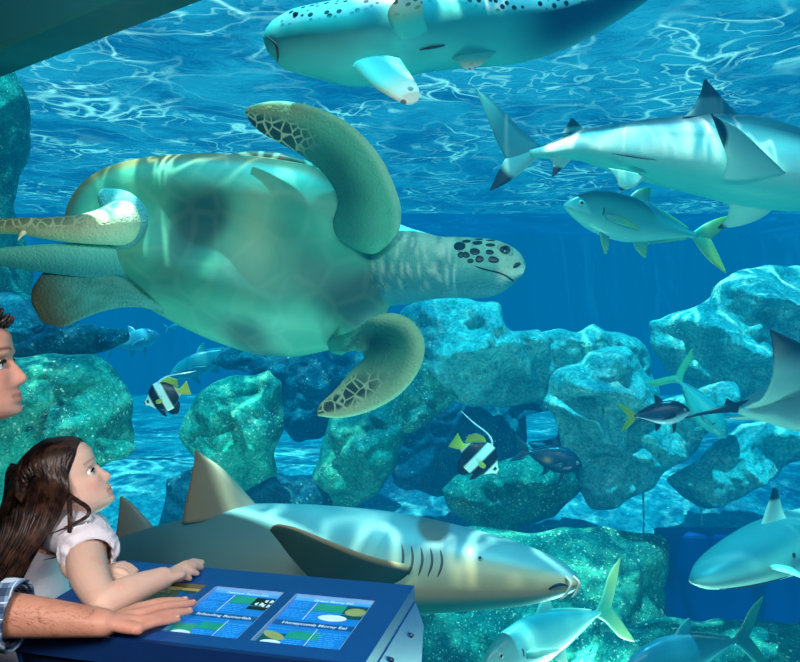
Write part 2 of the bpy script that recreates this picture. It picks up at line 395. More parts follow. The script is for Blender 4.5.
rock('square-shouldered barnacled block on the tank floor under the nurse shark\'s snout', [(405,545),(440,536),(500,532),(580,530),(656,533),(664,548),(663,600),(668,628),(690,650),(700,760),(405,760)], 4.1, .30, RF, 18, amp=.2)
rock('low barnacled rock on the tank floor at bottom right', [(585,650),(620,628),(680,617),(740,624),(860,622),(860,760),(585,760)], 3.75, .25, RF, 19, amp=.12)
# blue fibreglass step behind the lower right shark
a, b = W(664, 535, 4.6), W(664, 612, 4.6)
V, F = boxm(((a[0]+4.2)/2, 4.70, (a[2]+b[2])/2 - .15), ((4.2-a[0])/2, 0, 0), (0, .10, 0), (0, 0, (a[2]-b[2])/2 + .15))
tag(bevel(obj('tank_step', V, F, simple('blue_fibreglass', lin('#08408a'), .5, .3, .08, 3), smooth=False), .02), 'plain dark blue step block behind the lower right shark', 'block')
for px, y0, y1, Y, lab in ((643, 490, 545, 4.75, 'thin pale rope hanging below the long diagonal slab'), (701, 506, 545, 4.75, 'fainter thin rope hanging below the pointed boulder')):
    V, F = tubem([W(px, y0, Y), W(px, (y0+y1)/2, Y) + np.array([.004, 0, 0]), W(px, y1, Y)], [.006]*3, n=8)
    tag(obj('rope', V, F, simple('pale_rope', lin('#7fd0d8'), .8, .2)), lab, 'rope', 'ropes hanging under the reef')
# ------------------------------------------------------------------ animals
def interp_rows(P, n): return catmull(np.asarray(P, float), n)
class Body:
    """lofted animal trunk. rows: px, py, Y, up, down, half-width (pixels at that depth); roll in degrees turns the back towards the viewer"""
    def __init__(s, rows, N=70, m=40, roll=0., pw=2.15):
        A = interp_rows(rows, N); s.N, s.m = N, m
        s.C = np.array([W(*a[:3]) for a in A]); sc = A[:, 2] / 800
        s.u, s.d, s.w = [np.maximum(A[:, k], .4) * sc for k in (3, 4, 5)]
        T = np.gradient(s.C, axis=0); s.T = T / np.linalg.norm(T, axis=1, keepdims=True)
        s.U, s.S = np.zeros_like(T), np.zeros_like(T)
        r = roll if hasattr(roll, '__len__') else (roll, roll)
        for i in range(N):
            t = s.T[i]; up = np.array([0, 0, 1.]); up = nrm(up - (up @ t)*t)
            if abs(t[2]) > .95: up = nrm(np.array([1., 0, 0]) - t[0]*t)
            sd = np.array([0, -1., 0]); sd = nrm(sd - (sd @ t)*t - (sd @ up)*up)     # side towards the viewer
            a = math.radians(r[0] + (r[1]-r[0])*i/(N-1))
            s.U[i] = up*math.cos(a) + sd*math.sin(a); s.S[i] = sd*math.cos(a) - up*math.sin(a)
        s.pw = pw
    def at(s, t, a, off=0.):
        """t along 0..1, a degrees: 90 back, 0 viewer side, -90 belly"""
        x = np.clip(t, 0, 1)*(s.N-1); i = min(int(x), s.N-2); f = x - i
        L = lambda q: q[i]*(1-f) + q[i+1]*f
        c, sn = math.cos(math.radians(a)), math.sin(math.radians(a)); e = 2/s.pw
        c2, s2 = math.copysign(abs(c)**e, c), math.copysign(abs(sn)**e, sn)
        return L(s.C) + L(s.S)*(L(s.w)+off)*c2 + L(s.U)*((L(s.u) if sn > 0 else L(s.d))+off)*s2
    def nor(s, t, a): return nrm(s.at(t, a, .05) - s.at(t, a, 0))
    def mesh(s, colf, maskf=None, wob=0.):
        V, c, mk = [], [], []
        for i in range(s.N):
            for j in range(s.m):
                a = 360*j/s.m - 180; p = s.at(i/(s.N-1), a)
                V.append(p); sn = math.sin(math.radians(a)); cs = math.cos(math.radians(a))
                c.append(colf(i/(s.N-1), sn, cs, p)); mk.append(maskf(i/(s.N-1), sn, cs) if maskf else 0)
        F = grid_faces(s.N, s.m, flip=True)
        V += [s.C[0], s.C[-1]]; c += [c[0], c[-1]]; mk += [0, 0]; k = len(V)
        F += [(j, (j+1) % s.m, k-2) for j in range(s.m)] + [((s.N-1)*s.m + (j+1) % s.m, (s.N-1)*s.m + j, k-1) for j in range(s.m)]
        return V, F, np.array(c), np.array(mk)
def finm(lead, trail, th, colf, n=22, m=14, side=(0, -1, 0), maskf=None):
    """fin lofted from a leading to a trailing edge (root to tip); points are world coordinates"""
    L, T = interp_rows(lead, n), interp_rows(trail, n); V, c, mk = [], [], []
    for i in range(n):
        s = i/(n-1); ch = T[i] - L[i]; span = (L[min(i+1, n-1)] - L[max(i-1, 0)]) + (T[min(i+1, n-1)] - T[max(i-1, 0)])
        nn = np.cross(ch, span); nn = nrm(nn) if np.linalg.norm(nn) > 1e-7 else np.asarray(side, float)
        if nn @ np.asarray(side) < 0: nn = -nn
        for sg in (1, -1):
            for j in range(m):
                k = j/(m-1) if sg > 0 else 1 - j/(m-1)
                if sg < 0 and j in (0, m-1): pass
                t = th*(1 - .75*s)*(math.sin(math.pi*min(1, k**.6))**.8 if 0 < k < 1 else 0.02)
                V.append(L[i] + ch*k + nn*t*sg); c.append(colf(s, k, sg)); mk.append(maskf(s, k, sg) if maskf else 0)
    F = grid_faces(n, 2*m); F.append(tuple(range(2*m))[::-1]); F.append(tuple(range((n-1)*2*m, n*2*m)))
    return V, F, np.array(c), np.array(mk)
def pts(Y, *xy): return [W(x, y, Y + (r[0] if r else 0)) for x, y, *r in xy]
def addfin(name, parent, mat, lead, trail, th, colf, maskf=None, **k):
    V, F, c, mk = finm(lead, trail, th, colf, maskf=maskf, **k)
    return obj(name, V, F, mat, parent, c, mk if maskf else None)
def addeye(parent, p, n, r, iris=(.02, .02, .02), name='eye', mat=None):
    n = nrm(n); a = nrm(np.cross(n, (0.1, .2, 1))); b = np.cross(n, a)
    V, F = ellm(p, a*r, b*r, n*r*.45, 14, 8)
    d = [(np.asarray(v) - p) for v in V]; rr = [math.hypot(q @ a, q @ b)/r for q in d]
    c = np.array([mixc((.004, .006, .008), iris, ss(.55, .7, q)) for q in rr])
    return obj(name, V, F, mat or M['eye'], parent, c)
def slits(body, parent, t0, t1, k, a0, a1, th, mat, name='gill_slit'):
    for i in range(k):
        t = t0 + (t1-t0)*i/max(1, k-1)
        P = [body.at(t + .006*math.sin(q*3.1), a0 + (a1-a0)*q, -th*.1) for q in np.linspace(0, 1, 7)]
        V, F = tubem(P, [th*.3, th*.8, th, th, th, th*.8, th*.3], n=8, sub=2); obj(name, V, F, mat, parent)
M['eye'] = vcol('wet_eye', .08, .6, .0, 5, 0)
M['skin_shark'] = vcol('shark_skin', .45, .35, .10, 9, .12, 90, tint=(.96, 1.0, .88))
M['skin_fish'] = vcol('silvery_fish_skin', .32, .5, .12, 12, .12, 110, tint=(.96, 1.0, .90))
M['zebra'] = vcol('spotted_shark_skin', .5, .35, .10, 9, .1, 60, ('spots', 31., lin('#10262c'), lin('#dff2ea')), tint=(.95, 1, .93))
M['turtle_skin'] = vcol('wrinkled_turtle_skin', .55, .35, .22, 9, .9, 70, ('scutes', 24., lin('#14403a'), lin('#b9d8b0')), tint=(.80, 1, .90))
M['turtle_shell'] = vcol('turtle_plastron', .5, .4, .16, 3.5, .12, 30, ('scutes', 7., lin('#6b5a34'), lin('#d9d2a8')), tint=(.68, .96, .90))
M['dark'] = simple('dark_crease', lin('#0c2830'), .7, .2)
M['gillshade'] = simple('gill_shadow', lin('#4a4a48'), .7, .2)

# ---- sea turtle
tu = thing('sea_turtle', 'huge green sea turtle swimming right with pale plastron towards the glass and front flipper raised', 'turtle', W(230, 255, 3.3))
YT = 3.3
def ty(px, py): return YT + .0013*(py-255) - .0006*(px-230)
outl = np.array([(62,222),(70,196),(88,176),(112,164),(150,156),(205,153),(262,157),(312,166),(345,180),(372,202),(392,226),(400,255),(398,285),(388,312),(372,332),(345,346),(300,357),(255,354),(215,341),(180,325),(140,303),(108,280),(84,256),(68,240)], float)
N, R = 160, 46
Pc = np.vstack([outl, outl[:1]]); dd = np.r_[0, np.cumsum(np.linalg.norm(np.diff(Pc, axis=0), axis=1))]
uu = np.linspace(0, dd[-1], N, endpoint=False); ox, oy = np.interp(uu, dd, Pc[:, 0]), np.interp(uu, dd, Pc[:, 1])
for _ in range(6): ox, oy = (np.roll(ox,1)+2*ox+np.roll(ox,-1))/4, (np.roll(oy,1)+2*oy+np.roll(oy,-1))/4
cx, cy = 225., 255.
belly, beige = lin('#3fa58d'), lin('#bdb27c')
def shell(side, r0, r1, nr, name, mat, T, pw, colf, maskf):
    V, c, mk = [], [], []
    for i in range(nr):
        r = r0 + (r1-r0)*i/(nr-1)
        for j in range(N):
            x, y = cx + (ox[j]-cx)*r, cy + (oy[j]-cy)*r
            b = max(0., 1 - r**pw)**.62
            p = W(x, y, ty(x, y)); dn = T*b
            if side > 0:
                e = (x-225)/170
                dn += .034*b*math.sin((y - 255 - .25*(x-225))*.055 + .6) + .014*b*noise.noise(Vector((x*.02, y*.02, 1)))
            p = p + np.array([0, -.9, -.43])*dn*side
            V.append(p); c.append(colf(r, x, y)); mk.append(maskf(r, x, y))
    F = grid_faces(nr, N, flip=side > 0)
    F.append(tuple(range(N)) if side > 0 else tuple(range(N))[::-1])
    return obj(name, V, F, mat, tu, np.array(c), np.array(mk))
def pcol(r, x, y):
    c = mixc(belly, lin('#74cbae'), ss(.1, .9, .5 + .5*noise.noise(Vector((x*.012, y*.018, 4)))))
    c = mixc(c, lin('#0e5a58'), .9*ss(0, .45, noise.noise(Vector((x*.014, y*.012, 9)))))  # soft shading on the belly painted in as dark patches
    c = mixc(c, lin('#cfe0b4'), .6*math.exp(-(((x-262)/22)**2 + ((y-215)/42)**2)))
    return mixc(c, lin('#8f7138'), ss(.93, .985, r)*(.9 if y < 240 else .2))
shell(1, .02, 1, R, 'plastron', M['turtle_shell'], .16, 3.0, pcol, lambda r, x, y: .05)
shell(-1, .02, 1.0, R, 'carapace', M['turtle_shell'], .30, 2.4, lambda r, x, y: lin('#5d5a38'), lambda r, x, y: .8)
sk, skd, skl = lin('#9fd0bd'), lin('#1e6a66'), lin('#dcebd0')
# marginal scutes of the carapace seen along the upper rim
V, F = tubem([W(x, y, YT-.07) for x, y in ((228,157),(255,156),(285,160),(312,168),(334,180))], [(.016,.010),(.024,.020),(.026,.022),(.024,.018),(.012,.008)], n=14)
obj('marginal_scutes', V, F, M['turtle_shell'], tu, np.tile(lin('#c9cbb0'), (len(V), 1)), np.ones(len(V))*.9)
# neck and head
hb = Body([(335,260,3.48,40,36,20),(372,262,3.40,44,44,34),(402,264,3.23,37,41,36),(436,266,3.13,30,33,29),(458,266,3.11,29,32,27),(478,266,3.10,28,32,25),(494,266,3.09,26,30,22),(508,267,3.085,21,24,18),(518,269,3.08,14,15,12),(524,271,3.078,5,6,5)], N=90, m=48, roll=4)
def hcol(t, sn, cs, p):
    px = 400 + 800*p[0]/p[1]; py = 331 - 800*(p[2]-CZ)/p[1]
    c = mixc(mixc(lin('#6fc8c2'), lin('#d4f5e6'), ss(.15, .9, sn)), lin('#1f7f92'), ss(.1, -.7, sn))  # top-lit paleness and dim underside painted into the neck colour
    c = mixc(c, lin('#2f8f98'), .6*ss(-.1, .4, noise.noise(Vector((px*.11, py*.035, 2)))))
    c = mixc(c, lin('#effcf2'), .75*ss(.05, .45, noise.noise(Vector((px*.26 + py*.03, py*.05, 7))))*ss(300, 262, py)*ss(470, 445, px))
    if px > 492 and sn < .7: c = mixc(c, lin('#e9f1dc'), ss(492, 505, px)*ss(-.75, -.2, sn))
    return c
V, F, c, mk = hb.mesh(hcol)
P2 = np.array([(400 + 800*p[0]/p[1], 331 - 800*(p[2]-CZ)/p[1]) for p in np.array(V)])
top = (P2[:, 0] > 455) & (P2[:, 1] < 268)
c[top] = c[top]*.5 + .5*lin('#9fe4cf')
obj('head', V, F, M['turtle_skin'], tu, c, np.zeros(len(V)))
def surfpt(px, py, body):
    best = min(((t, a) for t in np.linspace(.35, 1, 90) for a in range(-80, 86, 4)), key=lambda q: (lambda p: (400+800*p[0]/p[1]-px)**2 + (331-800*(p[2]-CZ)/p[1]-py)**2)(body.at(*q)))
    return body.at(*best), body.nor(*best)
scute_m = simple('dark_head_scute', lin('#123a40'), .4, .4, .2, 60)
for px, py, rx, rz, rot in ((459,246,5.5,5,.2),(466,241.5,4.2,2.6,0),(477,243,5,3,0),(489,244.5,5,2.2,.1),(474,251,5,3.4,.2),(466,254,3.6,2.8,.4),(479,259,4.2,3.2,0),(490,252,4,2.6,.2),(493,259.5,6,3,.2),(478,239.5,4,1.3,0),(490,240.8,4.5,1.3,0),(460,254,3,3,0),(470,262,3,2,0)):
    p, n_ = surfpt(px, py, hb); a = nrm(np.array([1, 0, 0]) - n_[0]*n_); b = np.cross(n_, a); a, b = a*math.cos(rot) - b*math.sin(rot), b*math.cos(rot) + a*math.sin(rot)
    V, F = ellm(p, a*rx*hb.C[0][1]/800, b*rz*hb.C[0][1]/800, n_*.0035, 12, 6); obj('head_scute', V, F, scute_m, tu)
p, n_ = surfpt(505, 251, hb); V, F = ellm(p, nrm(np.array([1,0,-.6]))*.034, nrm(np.array([.6,0,1]))*.027, n_*.008, 14, 8); obj('eyelid', V, F, simple('eyelid_skin', lin('#8fc4b4'), .5, .3), tu)
addeye(tu, p + n_*.008, n_, .021, lin('#2c5a58'))
p, n_ = surfpt(515, 265.5, hb); V, F = ellm(p, nrm(np.array([1,0,.5]))*.022, nrm(np.array([-.5,0,1]))*.009, n_*.004, 12, 6); obj('nostril_patch', V, F, scute_m, tu)
P = [surfpt(x, y, hb)[0] for x, y in ((474,267),(482,269),(490,271),(498,273),(506,276),(512,280),(516,284))]
V, F = tubem(P, [.001, .003, .003, .003, .003, .0032, .001], n=8, sub=3); obj('mouth_line', V, F, M['dark'], tu)
# front flippers
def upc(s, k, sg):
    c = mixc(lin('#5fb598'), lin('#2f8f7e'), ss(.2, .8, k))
    c = mixc(c, lin('#176058'), .75*math.exp(-((s-.42)/.22)**2)*ss(.15, .75, k))  # shade on the inside of the raised flipper painted in
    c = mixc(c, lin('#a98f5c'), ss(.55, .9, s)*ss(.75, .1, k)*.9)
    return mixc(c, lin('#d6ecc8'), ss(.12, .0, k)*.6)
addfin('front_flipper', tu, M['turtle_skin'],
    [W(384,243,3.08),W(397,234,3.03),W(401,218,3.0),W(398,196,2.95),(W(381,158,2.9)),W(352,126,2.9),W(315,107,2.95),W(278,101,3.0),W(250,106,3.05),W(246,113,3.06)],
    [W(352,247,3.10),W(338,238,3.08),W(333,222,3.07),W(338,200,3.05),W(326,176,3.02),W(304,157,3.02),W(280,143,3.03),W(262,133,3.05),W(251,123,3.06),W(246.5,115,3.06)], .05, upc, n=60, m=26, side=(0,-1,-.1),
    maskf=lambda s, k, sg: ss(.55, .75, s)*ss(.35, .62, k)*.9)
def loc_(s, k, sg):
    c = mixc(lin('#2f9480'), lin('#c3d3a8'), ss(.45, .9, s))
    c = mixc(c, lin('#0e4a48'), .85*math.exp(-(((s-.40)/.16)**2 + ((k-.62)/.4)**2)))  # shade in the inner bend of the flipper painted in
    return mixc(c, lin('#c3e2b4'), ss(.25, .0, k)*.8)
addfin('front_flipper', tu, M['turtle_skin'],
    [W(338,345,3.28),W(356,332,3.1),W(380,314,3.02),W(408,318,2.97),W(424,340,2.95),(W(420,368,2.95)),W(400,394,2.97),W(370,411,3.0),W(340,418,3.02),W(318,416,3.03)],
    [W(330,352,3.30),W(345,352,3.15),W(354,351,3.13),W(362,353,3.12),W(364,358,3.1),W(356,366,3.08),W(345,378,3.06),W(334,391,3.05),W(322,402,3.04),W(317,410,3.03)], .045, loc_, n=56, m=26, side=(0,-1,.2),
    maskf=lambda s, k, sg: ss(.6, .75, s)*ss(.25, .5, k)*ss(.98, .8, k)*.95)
# hind flippers and tail
V, F = tubem([W(x, y, q) for x, y, q in ((140,222,3.26),(118,224,3.17),(96,228,3.14),(70,229,3.13),(45,228,3.12),(15,226,3.12),(-25,228,3.14),(-55,232,3.16))], [(.05,.10),(.10,.088),(.08,.065),(.055,.052),(.045,.042),(.036,.032),(.03,.024),(.01,.01)], n=24, ref=(0,0,1))
cc = np.array([mixc(lin('#d8e3c0'), lin('#6f7a50'), ss(.055, -.0, q[2]-1.86)*.0 + .5*ss(110, 20, 400+800*q[0]/q[1])) for q in V])
obj('hind_flipper', V, F, M['turtle_skin'], tu, cc, [.55*ss(105, 60, 400+800*q[0]/q[1])*ss(1.83, 1.87, q[2]) for q in V])
V, F = tubem([W(x, y, q) for x, y, q in ((112,197,3.26),(123,206,3.22),(131,221,3.20),(128,238,3.20),(114,246,3.24))], [(.05,.06),(.06,.085),(.06,.09),(.05,.07),(.03,.04)], n=22, ref=(1,0,0))
obj('thigh', V, F, M['turtle_skin'], tu, np.tile(lin('#56a8a8'), (len(V), 1)), np.zeros(len(V)))
for x0, y0, x1, y1 in ((22,231,18,240),):
    V, F = tubem([W(x0+6,y0-2,3.1), W(x0,y0+3,3.09), W(x1,y1,3.09)], [.012,.009,.002], n=8); obj('claw', V, F, simple('pale_claw', lin('#e6e2b8'), .4, .4), tu)
addfin('tail', tu, M['turtle_skin'], [W(185,252,3.36),W(128,243,3.24),W(70,243,3.17),(W(20,246,3.17)),W(-20,250,3.2)], [W(185,290,3.38),W(125,282,3.26),W(72,276,3.2),W(25,270,3.2),W(-22,262,3.2)], .05, lambda s, k, sg: mixc(lin('#6cc8bf'), lin('#2f8a92'), ss(.1, .9, k)), n=24)
addfin('hind_flipper', tu, M['turtle_skin'], [W(185,312,3.42),W(148,296,3.30),W(122,276,3.25),W(84,262,3.22),W(52,266,3.22),W(34,285,3.24),W(31,300,3.25)], [W(186,322,3.42),W(152,310,3.32),W(132,307,3.28),W(108,310,3.27),W(84,318,3.26),W(62,327,3.26),W(42,322,3.26)], .035,
    lambda s, k, sg: mixc(mixc(lin('#5fb0a8'), lin('#2f7a76'), .5 + .5*noise.noise(Vector((s*9, k*9, 3)))), lin('#5c5433'), ss(.62, .95, s)), n=36)

# ---- sharks
def shark_col(back, side, bel, lo=-.25, hi=.35, edge=.15):
    def f(t, sn, cs, p):
        c = mixc(bel, side, ss(lo-edge, lo+edge, sn)); return mixc(c, back, ss(hi-edge, hi+edge, sn))
    return f
tipc = lambda base, tip=lin('#0a1a20'), t0=.6, t1=.72: (lambda s, k, sg: mixc(base, tip, ss(t0, t1, s)))
# large blacktip
sh = thing('reef_shark', 'large blacktip reef shark cruising right near the top right, black-tipped fins, white flank', 'shark', W(690, 160, 3.7), 'reef sharks')
Y = 3.7
bt = Body([(530,153,3.95,4,4,3),(552,151,3.93,9,8,6),(580,147,3.9,17,14,11),(610,148,3.86,23,22,17),(650,152,3.8,34,30,25),(700,158,3.72,44,36,32),(745,164,3.66,48,41,36),(790,171,3.6,43,40,35),(830,176,3.55,36,34,32),(870,181,3.52,26,26,26),(900,186,3.5,14,14,16),(915,189,3.5,4,4,5)], N=80, m=48, roll=-8)
def btcol(t, sn, cs, p):
    c = mixc(lin('#5fd0c8'), lin('#f2fbf6'), ss(-.8, -.1, sn)); st = .22 + .12*math.sin(t*7)
    c = mixc(c, lin('#2c4650'), ss(.34, .56, sn - .10*ss(.5, .2, t)))
    c = mixc(c, lin('#3d525c'), math.exp(-((sn - .30 - .25*(t-.4))/.10)**2)*ss(.25, .45, t)*ss(.85, .6, t)*.55)
    return c
V, F, c, mk = bt.mesh(btcol); obj('shark_body', V, F, M['skin_shark'], sh, c)
gr, wh, tl = lin('#5d7f88'), lin('#dcefe9'), lin('#8fd3cc')
addfin('tail_fin', sh, M['skin_shark'], pts(3.95, (540,145),(518,126),(497,105),(483,94),(475,87)), pts(3.95, (536,158),(512,164),(501,150),(489,122),(476,90)), .012, lambda s, k, sg: mixc(mixc(lin('#6c97a3'), wh, ss(.5, .9, s)), lin('#1d3a48'), ss(.25, 0, k)*.8))
addfin('tail_fin', sh, M['skin_shark'], pts(3.95, (540,156),(524,170),(507,183),(490,191)), pts(3.95, (526,146),(508,156),(498,172),(489.5,190)), .012, tipc(lin('#9fc6cb'), lin('#0c1c24'), .5, .62))
addfin('dorsal_fin', sh, M['skin_shark'], pts(3.68, (682,118),(692,108),(700,94),(704,79)), pts(3.68, (742,119),(734,110),(721,96),(706,79)), .018, tipc(lin('#3f6470'), lin('#081318'), .5, .6))
addfin('pectoral_fin', sh, M['skin_shark'], [W(722,178,3.5),W(727,160,3.38),W(720,138,3.3),W(711,114,3.25)], [W(786,173,3.45),W(764,152,3.38),W(738,128,3.3),W(713,115,3.25)], .022, lambda s, k, sg: mixc(mixc(lin('#cfe6e0'), lin('#9cc9c4'), k), lin('#081318'), ss(.62, .70, s + .45*(.25-k))))
addfin('pectoral_fin', sh, M['skin_shark'], [W(779,203,3.62),W(765,216,3.68),W(744,225,3.74),W(719,229,3.8)], [W(728,193,3.66),W(729,207,3.7),W(726,219,3.75),W(718,227,3.8)], .018, tipc(lin('#a6d8d0'), lin('#0a1a20'), .8, .9))
addfin('second_dorsal_fin', sh, M['skin_shark'], pts(3.9, (562,134),(566,127),(571,118)), pts(3.9, (586,131),(580,125),(573,118)), .008, tipc(gr, lin('#0b1a22'), .25, .5))
addfin('anal_fin', sh, M['skin_shark'], pts(3.91, (573,158),(563,168),(553,177)), pts(3.91, (549,156),(553,164),(552,176)), .008, tipc(lin('#b5d9d6'), lin('#0a1a20'), .45, .6))
addfin('pelvic_fin', sh, M['skin_shark'], [W(646,176,3.72),W(636,186,3.72),W(621,191,3.75)], [W(608,168,3.78),W(616,178,3.76),W(620,190,3.75)], .010, tipc(lin('#a4dbd4'), lin('#0a1a20'), .78, .9))
slits(bt, sh, .69, .76, 5, 8, 48, .006, M['gillshade'])
V, F = tubem([bt.at(t, -28, .000) for t in (.22, .26, .3, .34)], [.001, .004, .004, .001], n=8); obj('clasper_shadow', V, F, M['gillshade'], sh)
addeye(sh, bt.at(.93, 15), bt.nor(.93, 15), .014)
# nurse shark
nu = thing('nurse_shark', 'big tan nurse shark gliding right just behind the info console, barbels at its snout', 'shark', W(330, 560, 2.8))
nb = Body([(40,586,3.25,6,6,5),(80,576,3.2,14,12,9),(112,566,3.14,24,22,14),(150,562,3.08,33,32,20),(190,561,3.0,43,44,28),(235,562,2.94,56,52,38),(290,563,2.86,58,52,46),(340,565,2.80,57,50,50),(390,567,2.74,54,46,52),(440,569,2.68,46,41,50),(490,573,2.62,37,34,44),(530,577,2.57,28,26,36),(555,580,2.54,20,18,27),(570,582,2.52,12,11,18),(579,583,2.51,4,4,7)], N=90, m=48, roll=-4)
def nucol(t, sn, cs, p):
    c = mixc(lin('#2a8f86'), mixc(lin('#7f9c9e'), lin('#a39c86'), ss(.35, .6, t)), ss(-.62, -.3, sn))
    c = mixc(c, lin('#5f8c9a'), ss(-.15, .75, sn)*.95); c = mixc(c, lin('#4f7c88'), ss(.6, .2, t)*.75)
    return mixc(c, lin('#b08a68'), ss(.68, .85, t)*ss(-.3, .1, sn)*ss(.8, .35, sn)*.7)
V, F, c, mk = nb.mesh(nucol); obj('shark_body', V, F, M['skin_shark'], nu, c)
nuf = lin('#7a8078')
fc = lambda s, k, sg: mixc(mixc(nuf, lin('#8d7f66'), .5*k), lin('#4d5a5c'), ss(.6, 0, k)*.5)
addfin('dorsal_fin', nu, M['skin_shark'], pts(2.92, (262,512),(245,492),(222,468),(203,455),(197,449)), pts(2.92, (182,524),(185,505),(190,482),(194,462),(195,450)), .022, lambda s, k, sg: mixc(lin('#83847c'), lin('#8b7a62'), k))
addfin('second_dorsal_fin', nu, M['skin_shark'], pts(3.12, (160,534),(146,518),(132,503),(122,496)), pts(3.12, (114,548),(117,528),(119,510),(120,497)), .016, lambda s, k, sg: mixc(lin('#7f8886'), lin('#8b7a62'), k))
addfin('pectoral_fin', nu, M['skin_shark'], [W(412,566,2.50),W(370,556,2.42),W(330,541,2.37),W(297,528,2.36),W(277,524,2.36),W(270,529,2.36)], [W(372,592,2.52),W(350,592,2.46),W(320,586,2.40),W(297,565,2.38),W(278,541,2.37),W(270,531,2.36)], .02, lambda s, k, sg: mixc(lin('#23403f'), lin('#a58f74'), ss(.10, .0, k)), n=34, m=20)
addfin('tail_fin', nu, M['skin_shark'], [W(70,566,3.22),W(20,560,3.3),W(-50,556,3.42)], [W(60,598,3.22),W(10,600,3.3),W(-45,575,3.42)], .015, fc)
slits(nb, nu, .70, .765, 5, 4, 36, .0042, M['gillshade'])
addeye(nu, nb.at(.835, 34), nb.nor(.835, 34), .009, lin('#8f9a94'))
for a, b, c_, d in (((566,577),(571,584),(566,594),(560,599)), ((574,577),(579,583),(577,591),(572,597))):
    V, F = tubem([W(*a, 2.47), W(*b, 2.45), W(*c_, 2.45), W(*d, 2.45)], [.0045, .005, .004, .0015], n=10, sub=4); obj('barbel', V, F, simple('pale_barbel', lin('#b3aa9a'), .5, .3), nu)
V, F = tubem([W(x, y, 2.44 + q) for x, y, q in ((548,590,.03),(555,586,.0),(563,585,.01),(570,588,.04))], [.002, .005, .005, .0015], n=10); obj('mouth', V, F, M['dark'], nu)
# zebra shark
YO = -.55
ze = thing('zebra_shark', 'zebra shark with black-spotted white back and teal belly, topmost under the water surface', 'shark', W(400, 40, 3.4))
zb = Body([(265,44,3.4,6,6,6),(274,42,3.4,16,17,14),(292,42,3.4,25,24,24),(320,42,3.4,30,30,34),(352,42,3.4,34,36,42),(385,38,3.4,36,36,44),(420,33,3.42,34,32,38),(460,26,3.45,32,34,32),(510,22,3.5,26,34,26),(560,12,3.55,20,30,20),(610,-8,3.6,16,24,15),(660,-34,3.68,12,18,10),(720,-66,3.76,6,8,5)], N=90, m=56, roll=10)
zc = lambda t, sn, cs, p: mixc(mixc(lin('#6fe2da'), lin('#4fd0cc'), ss(-.2, -.9, sn)), lin('#1a5c7c'), ss(.46, .60, t)*ss(.30, .10, sn)*ss(-1.6, -.3, sn))
V, F, c, mk = zb.mesh(zc, lambda t, sn, cs: ss(.42, .52, sn + .10*math.sin(t*9 + 1.0) + .38*ss(.36, .46, t))*ss(.03, .06, t)); obj('shark_body', V, F, M['zebra'], ze, c, mk)
zf = lambda s, k, sg: mixc(lin('#5fd4cc'), lin('#dcd8b4'), ss(.35, .75, s))
zm = lambda s, k, sg: ss(.55, .85, s)*.8
addfin('pectoral_fin', ze, M['zebra'], [W(352,66,3.2),W(370,84,3.15),W(392,98,3.12),W(408,105,3.12),W(417,102,3.12)], [W(398,56,3.25),W(405,66,3.2),W(413,78,3.16),W(419,89,3.13),W(419,99,3.12)], .02, zf, maskf=zm, n=30)
addfin('pectoral_fin', ze, M['zebra'], [W(398,36,3.08),W(390,24,2.98),W(388,12,2.9),W(396,0,2.85),W(408,-6,2.84)], [W(428,30,3.1),W(424,18,3.0),W(423,8,2.92),W(421,-2,2.87),W(412,-6,2.84)], .018, zf, maskf=zm, n=30)
addfin('pelvic_fin', ze, M['zebra'], [W(448,56,3.38),W(456,62,3.36),W(464,68,3.36),W(471,70,3.36)], [W(500,48,3.42),W(492,56,3.4),W(484,63,3.38),W(474,69,3.36)], .012, zf, maskf=zm)
addfin('dorsal_fin', ze, M['zebra'], pts(3.45, (440,4),(455,-12),(475,-24)), pts(3.45, (500,0),(492,-14),(478,-24)), .014, zf, maskf=lambda s, k, sg: .9)
addfin('tail_fin', ze, M['zebra'], pts(3.76, (700,-60),(780,-110),(860,-150)), pts(3.76, (725,-50),(800,-85),(868,-146)), .012, zf, maskf=lambda s, k, sg: .9)
addeye(ze, zb.at(.075, 40), zb.nor(.075, 40), .012)
V, F = tubem([zb.at(t, a, .001) for t, a in ((.012, 10), (.03, -12), (.035, -35), (.03, -60))], [.002, .005, .005, .002], n=8); obj('mouth', V, F, M['gillshade'], ze)
V, F = tubem([zb.at(t, -30, .002) for t in (.30, .325, .35)], [.002, .005, .002], n=8); obj('skin_fold', V, F, M['gillshade'], ze)
YO = 0.0
# lower right blacktip
s2 = thing('reef_shark', 'smaller blacktip reef shark entering at lower right, facing left before the dark blue step', 'shark', W(760, 550, 3.2), 'reef sharks')
b2 = Body([(690,581,2.95,2,2,4),(694,580,2.95,7,5,9),(704,578,2.96,13,10,17),(722,570,3.0,19,17,25),(745,560,3.06,24,23,30),(770,549,3.15,27,28,32),(795,541,3.28,28,28,30),(825,531,3.5,26,25,26),(860,520,3.75,20,18,18),(900,508,4.0,11,10,9),(940,497,4.2,5,5,4)], N=64, m=44, roll=4)
V, F, c, mk = b2.mesh(lambda t, sn, cs, p: mixc(mixc(lin('#d6efdd'), lin('#8fc4bf'), ss(-.35, -.05, sn)), lin('#3c7d8b'), ss(.15, .75, sn))); obj('shark_body', V, F, M['skin_shark'], s2, c)
addfin('dorsal_fin', s2, M['skin_shark'], pts(3.14, (760,528),(765,513),(770,499),(773,488)), pts(3.2, (788,521),(783,511),(780,499),(777,488)), .014, tipc(lin('#cfe4dc'), lin('#0d2a33'), .62, .74))
addfin('pectoral_fin', s2, M['skin_shark'], [W(766,566,2.98),W(780,570,2.9),W(795,575,2.86),W(815,584,2.84)], [W(790,566,3.04),W(798,571,2.95),W(806,577,2.88),W(817,585,2.84)], .012, tipc(lin('#d8efe6'), lin('#0d2a33'), .9, .97))
